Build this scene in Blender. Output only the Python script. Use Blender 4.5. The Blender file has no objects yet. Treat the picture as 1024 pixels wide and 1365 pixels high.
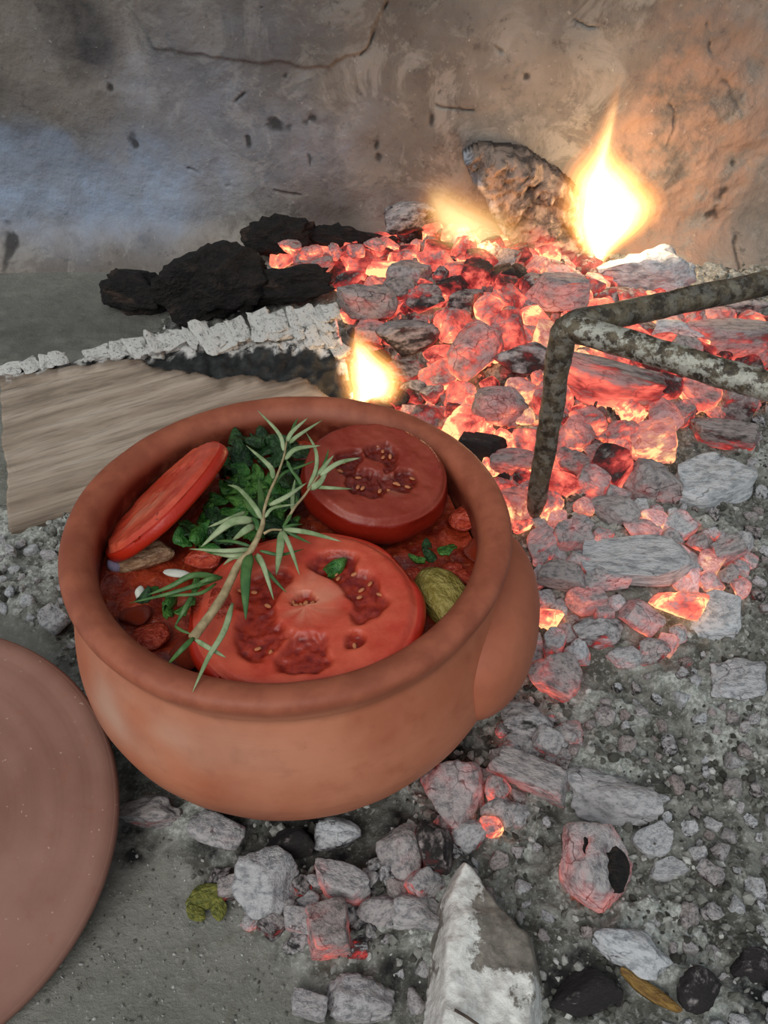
import bpy, math, random
import numpy as np
from mathutils import Vector, Matrix, Euler

random.seed(7)
RNG = np.random.default_rng(11)
scene = bpy.context.scene
COL = scene.collection

# ------------------------------------------------------------------ camera
F, W, H = 1150.0, 1024, 1365
ZR = 0.170                      # height of the pot rim
CAM_Z = ZR + 0.367
PITCH = math.radians(42)
cam_d = bpy.data.cameras.new('camera')
cam = bpy.data.objects.new('camera', cam_d)
COL.objects.link(cam)
cam.location = (0, 0, CAM_Z)
cam.rotation_euler = (math.radians(90) - PITCH, 0, 0)
cam_d.sensor_fit = 'VERTICAL'
cam_d.sensor_height = 36.0
cam_d.lens = 36.0 * F / H
cam_d.clip_start = 0.01
scene.camera = cam

# ------------------------------------------------------------------ world, sun, exposure
world = bpy.data.worlds.new('world')
scene.world = world
world.use_nodes = True
wn = world.node_tree.nodes
wn['Background'].inputs['Color'].default_value = (0.80, 0.92, 1.0, 1)
wn['Background'].inputs['Strength'].default_value = 0.42
sun_d = bpy.data.lights.new('sun', 'SUN')
sun_d.energy = 1.75
sun_d.color = (1.0, 0.97, 0.93)
sun_d.angle = math.radians(45)
sun = bpy.data.objects.new('sun', sun_d)
COL.objects.link(sun)
sun.rotation_euler = Vector((0.32, 0.75, -0.75)).to_track_quat('-Z', 'Y').to_euler()
vs = scene.view_settings
vs.view_transform = 'Standard'
vs.look = 'None'
vs.gamma = 1.0
vs.use_curve_mapping = False
vs.exposure = 0.0

# ------------------------------------------------------------------ geometry of the view (used to find places on the floor)
C0 = np.array([0, 0, CAM_Z])
FW = np.array([0, math.cos(PITCH), -math.sin(PITCH)])
UP = np.array([0, math.sin(PITCH), math.cos(PITCH)])
RT = np.array([1.0, 0, 0])


def P(px, py, z=None, y=None):
    d = FW + RT * (px - W / 2) / F + UP * (H / 2 - py) / F
    t = (z - CAM_Z) / d[2] if z is not None else y / d[1]
    return C0 + d * t


def mpp(p):                     # metres per pixel at a point
    return float((np.asarray(p) - C0) @ FW) / F


# ------------------------------------------------------------------ noise
def _hash(i, j, k, seed):
    n = (i * 374761393 + j * 668265263 + k * 2147483647 + seed * 1274126177) & 0xFFFFFFFF
    n = ((n ^ (n >> 13)) * 1274126177) & 0xFFFFFFFF
    n = ((n ^ (n >> 16)) * 2246822519) & 0xFFFFFFFF
    return ((n ^ (n >> 15)) & 0xFFFFFF) / float(0xFFFFFF)


def vnoise(p, seed=0):
    p = np.asarray(p, float)
    i = np.floor(p).astype(np.int64)
    f = p - i
    f = f * f * f * (f * (f * 6 - 15) + 10)
    r = 0
    for dx in (0, 1):
        for dy in (0, 1):
            for dz in (0, 1):
                w = (f[:, 0] if dx else 1 - f[:, 0]) * (f[:, 1] if dy else 1 - f[:, 1]) * (f[:, 2] if dz else 1 - f[:, 2])
                r = r + w * _hash(i[:, 0] + dx, i[:, 1] + dy, i[:, 2] + dz, seed)
    return r * 2 - 1


def fbm(p, octaves=4, seed=0, gain=0.5):
    a, s, r = 1.0, 0, 0
    p = np.asarray(p, float)
    for o in range(octaves):
        r = r + a * vnoise(p, seed + o * 17)
        s += a
        a *= gain
        p = p * 2.03 + 13.7
    return r / s


def smooth(a, b, x):
    t = np.clip((x - a) / (b - a), 0, 1)
    return t * t * (3 - 2 * t)


def seg_dist(q, poly, closed=False):
    d = np.full(len(q), 1e9)
    n = len(poly)
    for i in range(n if closed else n - 1):
        a = np.array(poly[i]); b = np.array(poly[(i + 1) % n])
        ab = b - a
        t = np.clip(((q - a) @ ab) / max(ab @ ab, 1e-12), 0, 1)
        d = np.minimum(d, np.linalg.norm(q - a - t[:, None] * ab, axis=1))
    return d


def inside(q, poly):
    r = np.zeros(len(q), bool)
    n = len(poly)
    for i in range(n):
        a = poly[i]; b = poly[(i + 1) % n]
        c = ((a[1] > q[:, 1]) != (b[1] > q[:, 1]))
        with np.errstate(divide='ignore', invalid='ignore'):
            x = (b[0] - a[0]) * (q[:, 1] - a[1]) / (b[1] - a[1] + 1e-15) + a[0]
        r ^= c & (q[:, 0] < x)
    return r


def sdf(q, poly):               # positive inside
    d = seg_dist(q, poly, True)
    return np.where(inside(q, poly), d, -d)


# ------------------------------------------------------------------ mesh and object helpers
def mesh(name, v, f, mat=None, smooth_shade=True, attrs=None):
    me = bpy.data.meshes.new(name)
    v = np.asarray(v, float)
    if isinstance(f, np.ndarray) and f.ndim == 2:
        n, k = f.shape
        me.vertices.add(len(v))
        me.vertices.foreach_set('co', v.ravel())
        me.loops.add(n * k)
        me.loops.foreach_set('vertex_index', f.ravel().astype(np.int32))
        me.polygons.add(n)
        me.polygons.foreach_set('loop_start', np.arange(0, n * k, k, dtype=np.int32))
        me.update(calc_edges=True)
    else:
        me.from_pydata([tuple(p) for p in v], [], [tuple(int(i) for i in q) for q in f])
    me.validate()
    me.polygons.foreach_set('use_smooth', [smooth_shade] * len(me.polygons))
    if attrs:
        for k, a in attrs.items():
            at = me.attributes.new(k, 'FLOAT', 'POINT')
            at.data.foreach_set('value', np.asarray(a, np.float32))
    if mat:
        me.materials.append(mat)
    me.update()
    return me


def obj(name, me, parent=None, loc=None, rot=None, scale=None):
    o = bpy.data.objects.new(name, me)
    COL.objects.link(o)
    if parent is not None:
        o.parent = parent
    if loc is not None:
        o.location = tuple(loc)
    if rot is not None:
        o.rotation_euler = rot
    if scale is not None:
        o.scale = scale
    return o


def tag(o, label, cat=None, group=None, kind=None):
    o['label'] = label
    if cat:
        o['category'] = cat
    if group:
        o['group'] = group
    if kind:
        o['kind'] = kind
    return o


def empty(name, loc):
    o = bpy.data.objects.new(name, None)
    COL.objects.link(o)
    o.location = tuple(loc)
    o.empty_display_size = 0.02
    return o


def grid_faces(nu, nv, wrap_u=False):
    i = np.arange(nu if wrap_u else nu - 1)
    j = np.arange(nv - 1)
    I, J = np.meshgrid(i, j, indexing='ij')
    I2 = (I + 1) % nu
    return np.stack([I * nv + J, I2 * nv + J, I2 * nv + J + 1, I * nv + J + 1], -1).reshape(-1, 4)


def lathe(prof, n=96, closed=False):
    prof = np.array(prof)
    a = np.linspace(0, 2 * np.pi, n, endpoint=False)
    v = np.stack([np.outer(np.cos(a), prof[:, 0]), np.outer(np.sin(a), prof[:, 0]), np.outer(np.ones(n), prof[:, 1])], -1).reshape(-1, 3)
    return v, grid_faces(n, len(prof), True)


def crspline(pts, n):
    pts = np.array(pts, float)
    q = np.vstack([2 * pts[0] - pts[1], pts, 2 * pts[-1] - pts[-2]])
    t = np.linspace(0, len(pts) - 1 - 1e-9, n)
    i = t.astype(int)
    u = (t - i)[:, None]
    p0, p1, p2, p3 = q[i], q[i + 1], q[i + 2], q[i + 3]
    return 0.5 * (2 * p1 + (p2 - p0) * u + (2 * p0 - 5 * p1 + 4 * p2 - p3) * u ** 2 + (3 * p1 - p0 - 3 * p2 + p3) * u ** 3)


def tube(path, radii, nseg=12, flat=1.0, nz=None, seed=None, rough=0.0):
    """a capped tube along a path; flat squeezes it along the up direction"""
    path = np.asarray(path, float)
    n = len(path)
    radii = np.broadcast_to(np.asarray(radii, float), (n,))
    tan = np.gradient(path, axis=0)
    tan /= np.linalg.norm(tan, axis=1)[:, None] + 1e-12
    up = np.array([0, 0, 1.0]) if nz is None else np.asarray(nz, float)
    v = []
    for k in range(n):
        s = np.cross(tan[k], up)
        if np.linalg.norm(s) < 1e-3:
            s = np.cross(tan[k], [0, 1.0, 0])
        s /= np.linalg.norm(s)
        u = np.cross(s, tan[k])
        a = np.linspace(0, 2 * np.pi, nseg, endpoint=False)
        v.append(path[k] + radii[k] * (np.outer(np.cos(a), s) + flat * np.outer(np.sin(a), u)))
    v = np.array(v)
    if rough:
        q = v.reshape(-1, 3)
        c = np.repeat(path, nseg, axis=0)
        q = c + (q - c) * (1 + rough * fbm(q * 120, 3, seed or 0))[:, None]
        v = q.reshape(n, nseg, 3)
    v = v.reshape(-1, 3)
    f = []
    for k in range(n - 1):
        for j in range(nseg):
            j2 = (j + 1) % nseg
            f.append((k * nseg + j, k * nseg + j2, (k + 1) * nseg + j2, (k + 1) * nseg + j))
    f.append(tuple(reversed(range(nseg))))
    f.append(tuple((n - 1) * nseg + j for j in range(nseg)))
    return v, f


def ico(sub):
    import bmesh
    bm = bmesh.new()
    bmesh.ops.create_icosphere(bm, subdivisions=sub, radius=1.0)
    v = np.array([p.co[:] for p in bm.verts])
    f = np.array([[p.index for p in q.verts] for q in bm.faces])
    bm.free()
    return v, f


ICO1, ICO2, ICO3, ICO4 = ico(1), ico(2), ico(3), ico(4)


# ------------------------------------------------------------------ materials
class Mat:
    def __init__(s, name):
        s.m = bpy.data.materials.new(name)
        s.m.use_nodes = True
        s.t = s.m.node_tree
        s.t.nodes.clear()
        s.out = s.t.nodes.new('ShaderNodeOutputMaterial')
        s.b = s.n('ShaderNodeBsdfPrincipled')
        s.l(s.b.outputs[0], s.out.inputs['Surface'])

    def n(s, typ, **kw):
        nd = s.t.nodes.new(typ)
        for k, v in kw.items():
            setattr(nd, k, v)
        return nd

    def l(s, a, b):
        s.t.links.new(a, b)

    def put(s, sock, v):
        if isinstance(v, bpy.types.NodeSocket):
            s.l(v, sock)
        elif isinstance(v, (tuple, list)) and len(v) == 3 and sock.type == 'RGBA':
            sock.default_value = (*v, 1)
        else:
            sock.default_value = v

    def coord(s, kind='Object', offset=False):
        tc = s.n('ShaderNodeTexCoord').outputs[kind]
        if offset:
            oi = s.n('ShaderNodeObjectInfo')
            m = s.n('ShaderNodeVectorMath', operation='MULTIPLY_ADD')
            s.l(oi.outputs['Random'], m.inputs[0])
            m.inputs[1].default_value = (37, 91, 53)
            s.l(tc, m.inputs[2])
            return m.outputs[0]
        return tc

    def scale(s, vec, sc):
        m = s.n('ShaderNodeVectorMath', operation='MULTIPLY')
        s.l(vec, m.inputs[0])
        m.inputs[1].default_value = sc
        return m.outputs[0]

    def noise(s, vec, scale, detail=4, rough=0.55, dist=0.0):
        nd = s.n('ShaderNodeTexNoise')
        s.l(vec, nd.inputs['Vector'])
        nd.inputs['Scale'].default_value = scale
        nd.inputs['Detail'].default_value = detail
        nd.inputs['Roughness'].default_value = rough
        nd.inputs['Distortion'].default_value = dist
        return nd.outputs['Fac']

    def voro(s, vec, scale, feature='F1', out='Distance', rnd=1.0):
        nd = s.n('ShaderNodeTexVoronoi', feature=feature)
        s.l(vec, nd.inputs['Vector'])
        nd.inputs['Scale'].default_value = scale
        nd.inputs['Randomness'].default_value = rnd
        return nd.outputs[out]

    def math(s, op, a, b=0.0, c=None, clamp=False):
        nd = s.n('ShaderNodeMath', operation=op, use_clamp=clamp)
        s.put(nd.inputs[0], a)
        s.put(nd.inputs[1], b)
        if c is not None:
            s.put(nd.inputs[2], c)
        return nd.outputs[0]

    def rng(s, x, a, b, c=0.0, d=1.0, typ='SMOOTHSTEP'):
        nd = s.n('ShaderNodeMapRange', interpolation_type=typ)
        s.put(nd.inputs[0], x)
        for i, v in enumerate((a, b, c, d)):
            s.put(nd.inputs[1 + i], v)
        return nd.outputs[0]

    def mix(s, fac, a, b):
        nd = s.n('ShaderNodeMix', data_type='RGBA')
        s.put(nd.inputs['Factor'], fac)
        s.put(nd.inputs[6], a)
        s.put(nd.inputs[7], b)
        return nd.outputs[2]

    def ramp(s, fac, stops):
        nd = s.n('ShaderNodeValToRGB')
        s.put(nd.inputs[0], fac)
        e = nd.color_ramp.elements
        while len(e) < len(stops):
            e.new(0.5)
        for q, (p, c) in zip(e, stops):
            q.position = p
            q.color = (*c, 1)
        return nd.outputs[0]

    def attr(s, name):
        nd = s.n('ShaderNodeAttribute')
        nd.attribute_name = name
        return nd.outputs['Fac']

    def bump(s, h, strength=0.5, dist=0.002):
        nd = s.n('ShaderNodeBump')
        nd.inputs['Strength'].default_value = strength
        nd.inputs['Distance'].default_value = dist
        s.l(h, nd.inputs['Height'])
        s.l(nd.outputs[0], s.b.inputs['Normal'])

    def set(s, **kw):
        for k, v in kw.items():
            s.put(s.b.inputs[k.replace('_', ' ')], v)
        return s.m


def srgb(r, g, b):
    f = lambda c: ((c / 255 + 0.055) / 1.055) ** 2.4 if c > 10 else c / 255 / 12.92
    return (f(r), f(g), f(b))


def mat_wall():
    m = Mat('plaster')
    v = m.coord()
    n = m.noise(v, 5, 6, 0.6)
    n2 = m.noise(v, 26, 6, 0.65)
    n3 = m.noise(v, 140, 4, 0.6)
    c = m.mix(m.rng(n, 0.35, 0.65), srgb(104, 96, 89), srgb(140, 131, 122))
    c = m.mix(m.rng(n2, 0.48, 0.72, 0, 0.6), c, srgb(80, 75, 70))
    c = m.mix(m.rng(m.noise(v, 13, 5, 0.75, 0.8), 0.50, 0.62, 0, 0.6), c, srgb(150, 144, 136))
    c = m.mix(m.rng(m.noise(v, 44, 5, 0.75), 0.56, 0.68, 0, 0.55), c, srgb(70, 64, 60))
    c = m.mix(m.math('MULTIPLY', m.attr('blue_haze'), m.rng(n2, 0.25, 0.7, 1.0, 0.55)), c, srgb(146, 160, 182))
    c = m.mix(m.math('MULTIPLY', m.attr('rubble'), m.rng(n2, 0.35, 0.6)), c, srgb(158, 128, 110))
    c = m.mix(m.math('MULTIPLY', m.attr('soot_shade'), m.rng(n2, 0.2, 0.75, 1.0, 0.6)), c, srgb(34, 34, 38))
    c = m.mix(m.attr('mark'), c, srgb(24, 22, 22))
    c = m.mix(m.rng(n3, 0.64, 0.75, 0, 0.3), c, srgb(200, 196, 190))
    m.bump(m.math('ADD', n2, m.math('MULTIPLY', n3, 0.5)), 0.7, 0.005)
    return m.set(Base_Color=c, Roughness=0.92)


def mat_floor():
    m = Mat('hearth_floor')
    v = m.coord()
    n = m.noise(v, 9, 6, 0.6)
    n2 = m.noise(v, 60, 5, 0.7)
    n3 = m.noise(v, 320, 4, 0.7)
    con = m.mix(m.rng(n, 0.35, 0.65), srgb(112, 112, 104), srgb(136, 134, 126))
    con = m.mix(m.rng(n2, 0.5, 0.75, 0, 0.6), con, srgb(88, 86, 72))
    con = m.mix(m.rng(n3, 0.55, 0.72, 0, 0.5), con, srgb(170, 168, 160))
    ash = m.mix(m.rng(n2, 0.36, 0.62), srgb(80, 79, 71), srgb(138, 138, 130))
    ash = m.mix(m.rng(m.noise(v, 25, 5, 0.7), 0.52, 0.66, 0, 0.8), ash, srgb(62, 60, 52))
    ash = m.mix(m.rng(n3, 0.5, 0.7, 0, 0.6), ash, srgb(186, 186, 182))
    ash = m.mix(m.math('MULTIPLY', m.attr('crust'), m.rng(n2, 0.3, 0.6, 0.35, 1.0)), ash, m.mix(m.rng(n3, 0.35, 0.65), srgb(128, 130, 122), srgb(188, 190, 184)))
    c = m.mix(m.attr('ash'), con, ash)
    c = m.mix(m.math('MULTIPLY', m.attr('soot_shade'), m.rng(n, 0.3, 0.65, 0.6, 1.0)), c, srgb(66, 65, 63))  # soot at the back left, with the shade there painted in
    c = m.mix(m.math('MULTIPLY', m.attr('char'), m.rng(n2, 0.3, 0.6)), c, srgb(26, 25, 25))  # charred spots, and shade painted in before the pot
    m.bump(m.math('ADD', n2, m.math('MULTIPLY', n3, 0.5)), 0.8, 0.003)
    return m.set(Base_Color=c, Roughness=0.95)


def mat_ember(name='ember'):
    """object colour: r = heat, g = ash cover, b = tint (0 grey .. 1 bluish white)"""
    m = Mat(name)
    v = m.coord('Object', True)
    oi = m.n('ShaderNodeObjectInfo')
    sp = m.n('ShaderNodeSeparateColor')
    m.l(oi.outputs['Color'], sp.inputs[0])
    heat, ash, tint = sp.outputs[0], sp.outputs[1], sp.outputs[2]
    g = m.n('ShaderNodeNewGeometry')
    sx = m.n('ShaderNodeSeparateXYZ')
    m.l(g.outputs['Normal'], sx.inputs[0])
    nz = sx.outputs[2]
    n1 = m.noise(v, 1.1, 4, 0.55)
    n2 = m.noise(v, 3.6, 5, 0.62)
    n3 = m.noise(v, 14, 4, 0.65)
    vs_ = m.n('ShaderNodeVectorMath', operation='MULTIPLY_ADD')
    nd = m.n('ShaderNodeTexNoise'); m.l(v, nd.inputs['Vector']); nd.inputs['Scale'].default_value = 3
    m.l(nd.outputs['Color'], vs_.inputs[0]); vs_.inputs[1].default_value = (0.35,) * 3; m.l(v, vs_.inputs[2])
    crack = m.voro(vs_.outputs[0], 1.9, 'DISTANCE_TO_EDGE')
    # colour of the cold surface
    char = m.mix(n3, srgb(20, 18, 19), srgb(52, 46, 46))
    grey = m.mix(tint, srgb(158, 144, 140), srgb(206, 209, 212))
    grey = m.mix(m.rng(m.noise(v, 7, 5, 0.7), 0.42, 0.66), grey, m.mix(tint, srgb(98, 90, 88), srgb(148, 153, 158)))
    a = m.math('ADD', m.math('MULTIPLY', ash, 1.08), m.math('MULTIPLY', m.math('SUBTRACT', n2, 0.5), 1.7))
    a = m.math('ADD', a, m.math('MULTIPLY', m.math('SUBTRACT', nz, 0.3), 0.22))
    a = m.rng(a, 0.32, 0.72)
    c = m.mix(a, char, grey)
    c = m.mix(m.math('MULTIPLY', m.rng(crack, 0.0, 0.03, 0.8, 0.0), m.rng(n1, 0.5, 0.62)), c, srgb(30, 24, 24))
    # heat: shows at the flanks and below, where the ash has fallen off
    h = m.math('ADD', m.math('MULTIPLY', heat, 1.3), m.math('MULTIPLY', m.math('SUBTRACT', n1, 0.5), 2.1))
    h = m.math('SUBTRACT', h, m.math('MULTIPLY', nz, 0.26))
    h = m.math('SUBTRACT', h, m.math('MULTIPLY', m.math('SUBTRACT', n2, 0.5), 0.9))
    h = m.math('SUBTRACT', h, 0.22)
    h = m.math('MULTIPLY', h, m.rng(heat, 0.0, 0.12))
    h = m.math('MULTIPLY', h, m.rng(crack, 0.0, 0.03, 0.8, 1.0))
    e = m.ramp(h, [(0.0, (0, 0, 0)), (0.18, (0.04, 0.002, 0.002)), (0.40, (0.30, 0.020, 0.018)),
                   (0.66, (0.85, 0.13, 0.09)), (0.88, (1.15, 0.28, 0.15)), (1.0, (1.6, 0.72, 0.30))])
    m.bump(m.math('ADD', m.math('MULTIPLY', n2, 0.6), m.math('MULTIPLY', n3, 0.5)), 0.4, 0.10)
    m.set(Base_Color=c, Roughness=0.93, Emission_Color=e, Emission_Strength=m.rng(a, 0.0, 1.0, 1.25, 0.42, 'LINEAR'))
    return m.m


def mat_bits(name, stops, emit=False):
    m = Mat(name)
    s = m.attr('shade')
    c = m.ramp(s, stops)
    v = m.coord()
    n = m.noise(v, 400, 3)
    c2 = m.mix(m.rng(n, 0.35, 0.7, 0, 0.45), c, srgb(60, 58, 56))
    if emit:
        e = m.ramp(m.math('MULTIPLY', s, m.rng(m.noise(v, 90, 3), 0.3, 0.65)), [(0.25, (0.0, 0, 0)), (0.6, (0.25, 0.015, 0.012)), (0.8, (0.9, 0.12, 0.05)), (1.0, (1.3, 0.35, 0.1))])
        return m.set(Base_Color=c2, Roughness=0.95, Emission_Color=e, Emission_Strength=1.0)
    return m.set(Base_Color=c2, Roughness=0.95)


def mat_charwood(brown=0.65):
    m = Mat('charred_wood')
    v = m.coord('Object', True)
    n = m.noise(v, 2.2, 5, 0.6)
    n2 = m.noise(v, 9, 5, 0.65)
    c = m.mix(m.rng(n2, 0.35, 0.7), srgb(17, 15, 14), srgb(50, 41, 37))
    c = m.mix(m.rng(n, 0.55, 0.68, 0, brown), c, srgb(112, 86, 72))
    m.bump(n2, 0.8, 0.12)
    return m.set(Base_Color=c, Roughness=0.85)


def mat_bark():
    m = Mat('burnt_bark')
    v = m.coord('Object')
    st = m.scale(v, (9, 9, 30))
    n = m.noise(v, 30, 5, 0.65, 1.0)
    n2 = m.noise(v, 90, 5, 0.65)
    c = m.mix(m.rng(n, 0.38, 0.62), srgb(64, 56, 52), srgb(142, 124, 112))
    c = m.mix(m.attr('edge'), c, m.mix(m.rng(n, 0.4, 0.6), srgb(96, 98, 104), srgb(160, 164, 172)))
    c = m.mix(m.rng(n2, 0.5, 0.7, 0, 0.7), c, srgb(40, 34, 32))
    e = m.ramp(m.math('MULTIPLY', m.attr('hot'), m.rng(n, 0.3, 0.6)), [(0.15, (0, 0, 0)), (0.6, (0.4, 0.035, 0.03)), (1.0, (0.9, 0.16, 0.1))])
    m.bump(m.math('ADD', n, m.math('MULTIPLY', n2, 0.5)), 0.9, 0.006)
    return m.set(Base_Color=c, Roughness=0.9, Emission_Color=e, Emission_Strength=1.0)


def mat_firewood():
    m = Mat('split_wood')
    v = m.coord('Object')
    dist = m.noise(v, 9, 3)
    vv = m.n('ShaderNodeVectorMath', operation='MULTIPLY_ADD')
    m.l(dist, vv.inputs[0]); vv.inputs[1].default_value = (0, 0.008, 0); m.l(v, vv.inputs[2])
    st = m.scale(vv.outputs[0], (5, 75, 75))
    n = m.noise(st, 1.0, 5, 0.6)
    fine = m.noise(m.scale(vv.outputs[0], (14, 330, 330)), 1.0, 4, 0.6)
    c = m.ramp(n, [(0.25, srgb(102, 88, 75)), (0.45, srgb(148, 132, 116)), (0.62, srgb(170, 155, 139)), (0.8, srgb(184, 172, 156))])
    c = m.mix(m.rng(fine, 0.45, 0.75, 0, 0.5), c, srgb(96, 80, 68))
    n2 = m.noise(v, 60, 5, 0.65)
    c = m.mix(m.attr('brown'), c, srgb(74, 56, 44))
    c = m.mix(m.attr('char'), c, m.mix(m.rng(n2, 0.4, 0.7), srgb(17, 18, 19), srgb(50, 52, 52)))
    c = m.mix(m.math('MULTIPLY', m.attr('ash'), m.rng(m.noise(v, 120, 4, 0.7), 0.35, 0.55)), c, srgb(198, 196, 192))
    e = m.ramp(m.attr('hot'), [(0.3, (0, 0, 0)), (0.7, (0.5, 0.05, 0.02)), (1.0, (1.5, 0.6, 0.18))])
    m.bump(m.math('ADD', n, m.math('MULTIPLY', fine, 0.5)), 0.8, 0.003)
    return m.set(Base_Color=c, Roughness=0.85, Emission_Color=e, Emission_Strength=1.0)


def mat_crust():
    m = Mat('white_ash_crust')
    v = m.coord('Object', True)
    n = m.noise(v, 2.2, 5, 0.7)
    n2 = m.noise(v, 8, 5, 0.7)
    c = m.mix(m.rng(n, 0.25, 0.48), srgb(112, 110, 107), srgb(204, 202, 197))
    c = m.mix(m.rng(n2, 0.53, 0.66, 0, 0.85), c, srgb(66, 64, 63))
    m.bump(m.math('ADD', n, n2), 0.4, 0.06)
    return m.set(Base_Color=c, Roughness=0.95)


def mat_terracotta():
    m = Mat('terracotta_pot')
    v = m.coord('Object')
    sx = m.n('ShaderNodeSeparateXYZ'); m.l(v, sx.inputs[0])
    n = m.noise(v, 11, 5, 0.55)
    n2 = m.noise(v, 60, 5, 0.6)
    ringn = m.noise(m.scale(v, (3, 3, 160)), 1.0, 3)
    c = m.mix(m.rng(n, 0.32, 0.68), srgb(172, 97, 68), srgb(197, 126, 95))
    c = m.mix(m.rng(n2, 0.5, 0.75, 0, 0.35), c, srgb(150, 78, 52))
    c = m.mix(m.attr('rim'), c, m.mix(m.rng(n2, 0.3, 0.7), srgb(142, 74, 52), srgb(164, 92, 66)))
    c = m.mix(m.math('MULTIPLY', m.attr('stain'), m.rng(n2, 0.25, 0.6)), c, srgb(92, 32, 18))
    c = m.mix(m.math('MULTIPLY', m.attr('pale'), 0.75), c, srgb(196, 166, 146))  # painted sheen on the belly
    c = m.mix(m.math('MULTIPLY', m.attr('soot_shade'), m.rng(n, 0.2, 0.7, 1.0, 0.7)), c, srgb(52, 34, 28))
    m.bump(m.math('ADD', m.math('MULTIPLY', n2, 0.5), m.math('MULTIPLY', ringn, 0.6)), 0.25, 0.0015)
    return m.set(Base_Color=c, Roughness=0.55, Specular_IOR_Level=0.35)


def mat_lid():
    m = Mat('terracotta_lid')
    v = m.coord('Object')
    n = m.noise(v, 9, 5, 0.55)
    n2 = m.noise(v, 90, 5, 0.6)
    ln = m.n('ShaderNodeVectorMath', operation='LENGTH'); m.l(v, ln.inputs[0])
    cb = m.n('ShaderNodeCombineXYZ'); m.l(ln.outputs['Value'], cb.inputs[0])
    ring = m.noise(cb.outputs[0], 120, 3)
    c = m.mix(m.rng(n, 0.3, 0.7), srgb(128, 89, 77), srgb(152, 113, 99))
    c = m.mix(m.rng(n2, 0.55, 0.75, 0, 0.3), c, srgb(140, 84, 68))
    c = m.mix(m.rng(m.noise(v, 5.0, 3), 0.55, 0.7, 0, 0.7), c, srgb(142, 76, 62))
    c = m.mix(m.rng(m.noise(v, 260, 2), 0.70, 0.76, 0, 0.5), c, srgb(214, 186, 170))
    m.bump(m.math('ADD', m.math('MULTIPLY', n2, 0.4), m.math('MULTIPLY', ring, 0.7)), 0.35, 0.0018)
    return m.set(Base_Color=c, Roughness=0.75, Specular_IOR_Level=0.2)


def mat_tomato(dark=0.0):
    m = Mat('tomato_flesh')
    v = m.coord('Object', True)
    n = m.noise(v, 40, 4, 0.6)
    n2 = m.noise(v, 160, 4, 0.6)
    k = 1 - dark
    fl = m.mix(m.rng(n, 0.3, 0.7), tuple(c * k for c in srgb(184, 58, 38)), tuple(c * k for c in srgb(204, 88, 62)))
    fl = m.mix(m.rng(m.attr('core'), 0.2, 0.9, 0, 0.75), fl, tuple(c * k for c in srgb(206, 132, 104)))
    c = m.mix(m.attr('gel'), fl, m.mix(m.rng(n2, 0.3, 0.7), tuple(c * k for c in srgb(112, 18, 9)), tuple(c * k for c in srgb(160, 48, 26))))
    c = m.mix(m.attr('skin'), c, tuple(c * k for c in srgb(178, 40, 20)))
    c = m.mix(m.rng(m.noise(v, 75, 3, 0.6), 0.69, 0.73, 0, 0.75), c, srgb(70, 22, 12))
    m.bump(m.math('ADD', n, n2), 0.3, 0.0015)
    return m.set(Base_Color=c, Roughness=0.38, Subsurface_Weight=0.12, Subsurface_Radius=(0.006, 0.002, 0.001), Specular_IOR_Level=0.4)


def mat_plain(name, c1, c2, scale=60, rough=0.5, bump=0.4, spec=0.4, dist=0.0015, off=True):
    m = Mat(name)
    v = m.coord('Object', off)
    n = m.noise(v, scale, 4, 0.6)
    c = m.mix(m.rng(n, 0.32, 0.68), c1, c2)
    m.bump(n, bump, dist)
    return m.set(Base_Color=c, Roughness=rough, Specular_IOR_Level=spec)


def mat_sauce():
    m = Mat('tomato_sauce')
    v = m.coord('Object')
    n = m.noise(v, 55, 5, 0.6)
    n2 = m.noise(v, 200, 4, 0.6)
    c = m.mix(m.rng(n, 0.3, 0.7), srgb(104, 24, 12), srgb(176, 66, 38))
    c = m.mix(m.rng(n2, 0.55, 0.75, 0, 0.5), c, srgb(206, 112, 70))
    m.bump(m.math('ADD', n, n2), 0.6, 0.003)
    return m.set(Base_Color=c, Roughness=0.3, Specular_IOR_Level=0.5)


def mat_iron():
    m = Mat('scaled_iron')
    v = m.coord('Object')
    n = m.noise(v, 70, 6, 0.7)
    n2 = m.noise(v, 300, 4, 0.6)
    c = m.mix(m.rng(n, 0.4, 0.6), srgb(56, 48, 39), srgb(110, 99, 80))
    c = m.mix(m.math('MULTIPLY', m.attr('scale'), m.rng(m.noise(v, 110, 5, 0.7), 0.46, 0.58)), c, srgb(176, 174, 162))
    c = m.mix(m.rng(n2, 0.58, 0.72, 0, 0.5), c, srgb(74, 52, 38))
    m.bump(m.math('ADD', n, m.math('MULTIPLY', n2, 0.6)), 0.7, 0.002)
    return m.set(Base_Color=c, Roughness=0.55, Metallic=0.35)


def mat_stone():
    m = Mat('ashy_stone')
    v = m.coord('Object')
    n = m.noise(v, 22, 6, 0.65)
    n2 = m.noise(v, 110, 5, 0.65)
    c = m.mix(m.rng(n2, 0.35, 0.7), srgb(104, 98, 90), srgb(138, 130, 120))
    w = m.math('ADD', m.attr('white'), m.math('MULTIPLY', m.math('SUBTRACT', m.noise(v, 45, 6, 0.75), 0.5), 3.2))
    c = m.mix(m.rng(w, 0.35, 0.62), c, m.mix(m.rng(n2, 0.3, 0.6), srgb(186, 182, 176), srgb(226, 224, 218)))
    m.bump(m.math('ADD', n, m.math('MULTIPLY', n2, 0.7)), 0.7, 0.004)
    return m.set(Base_Color=c, Roughness=0.95)


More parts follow.
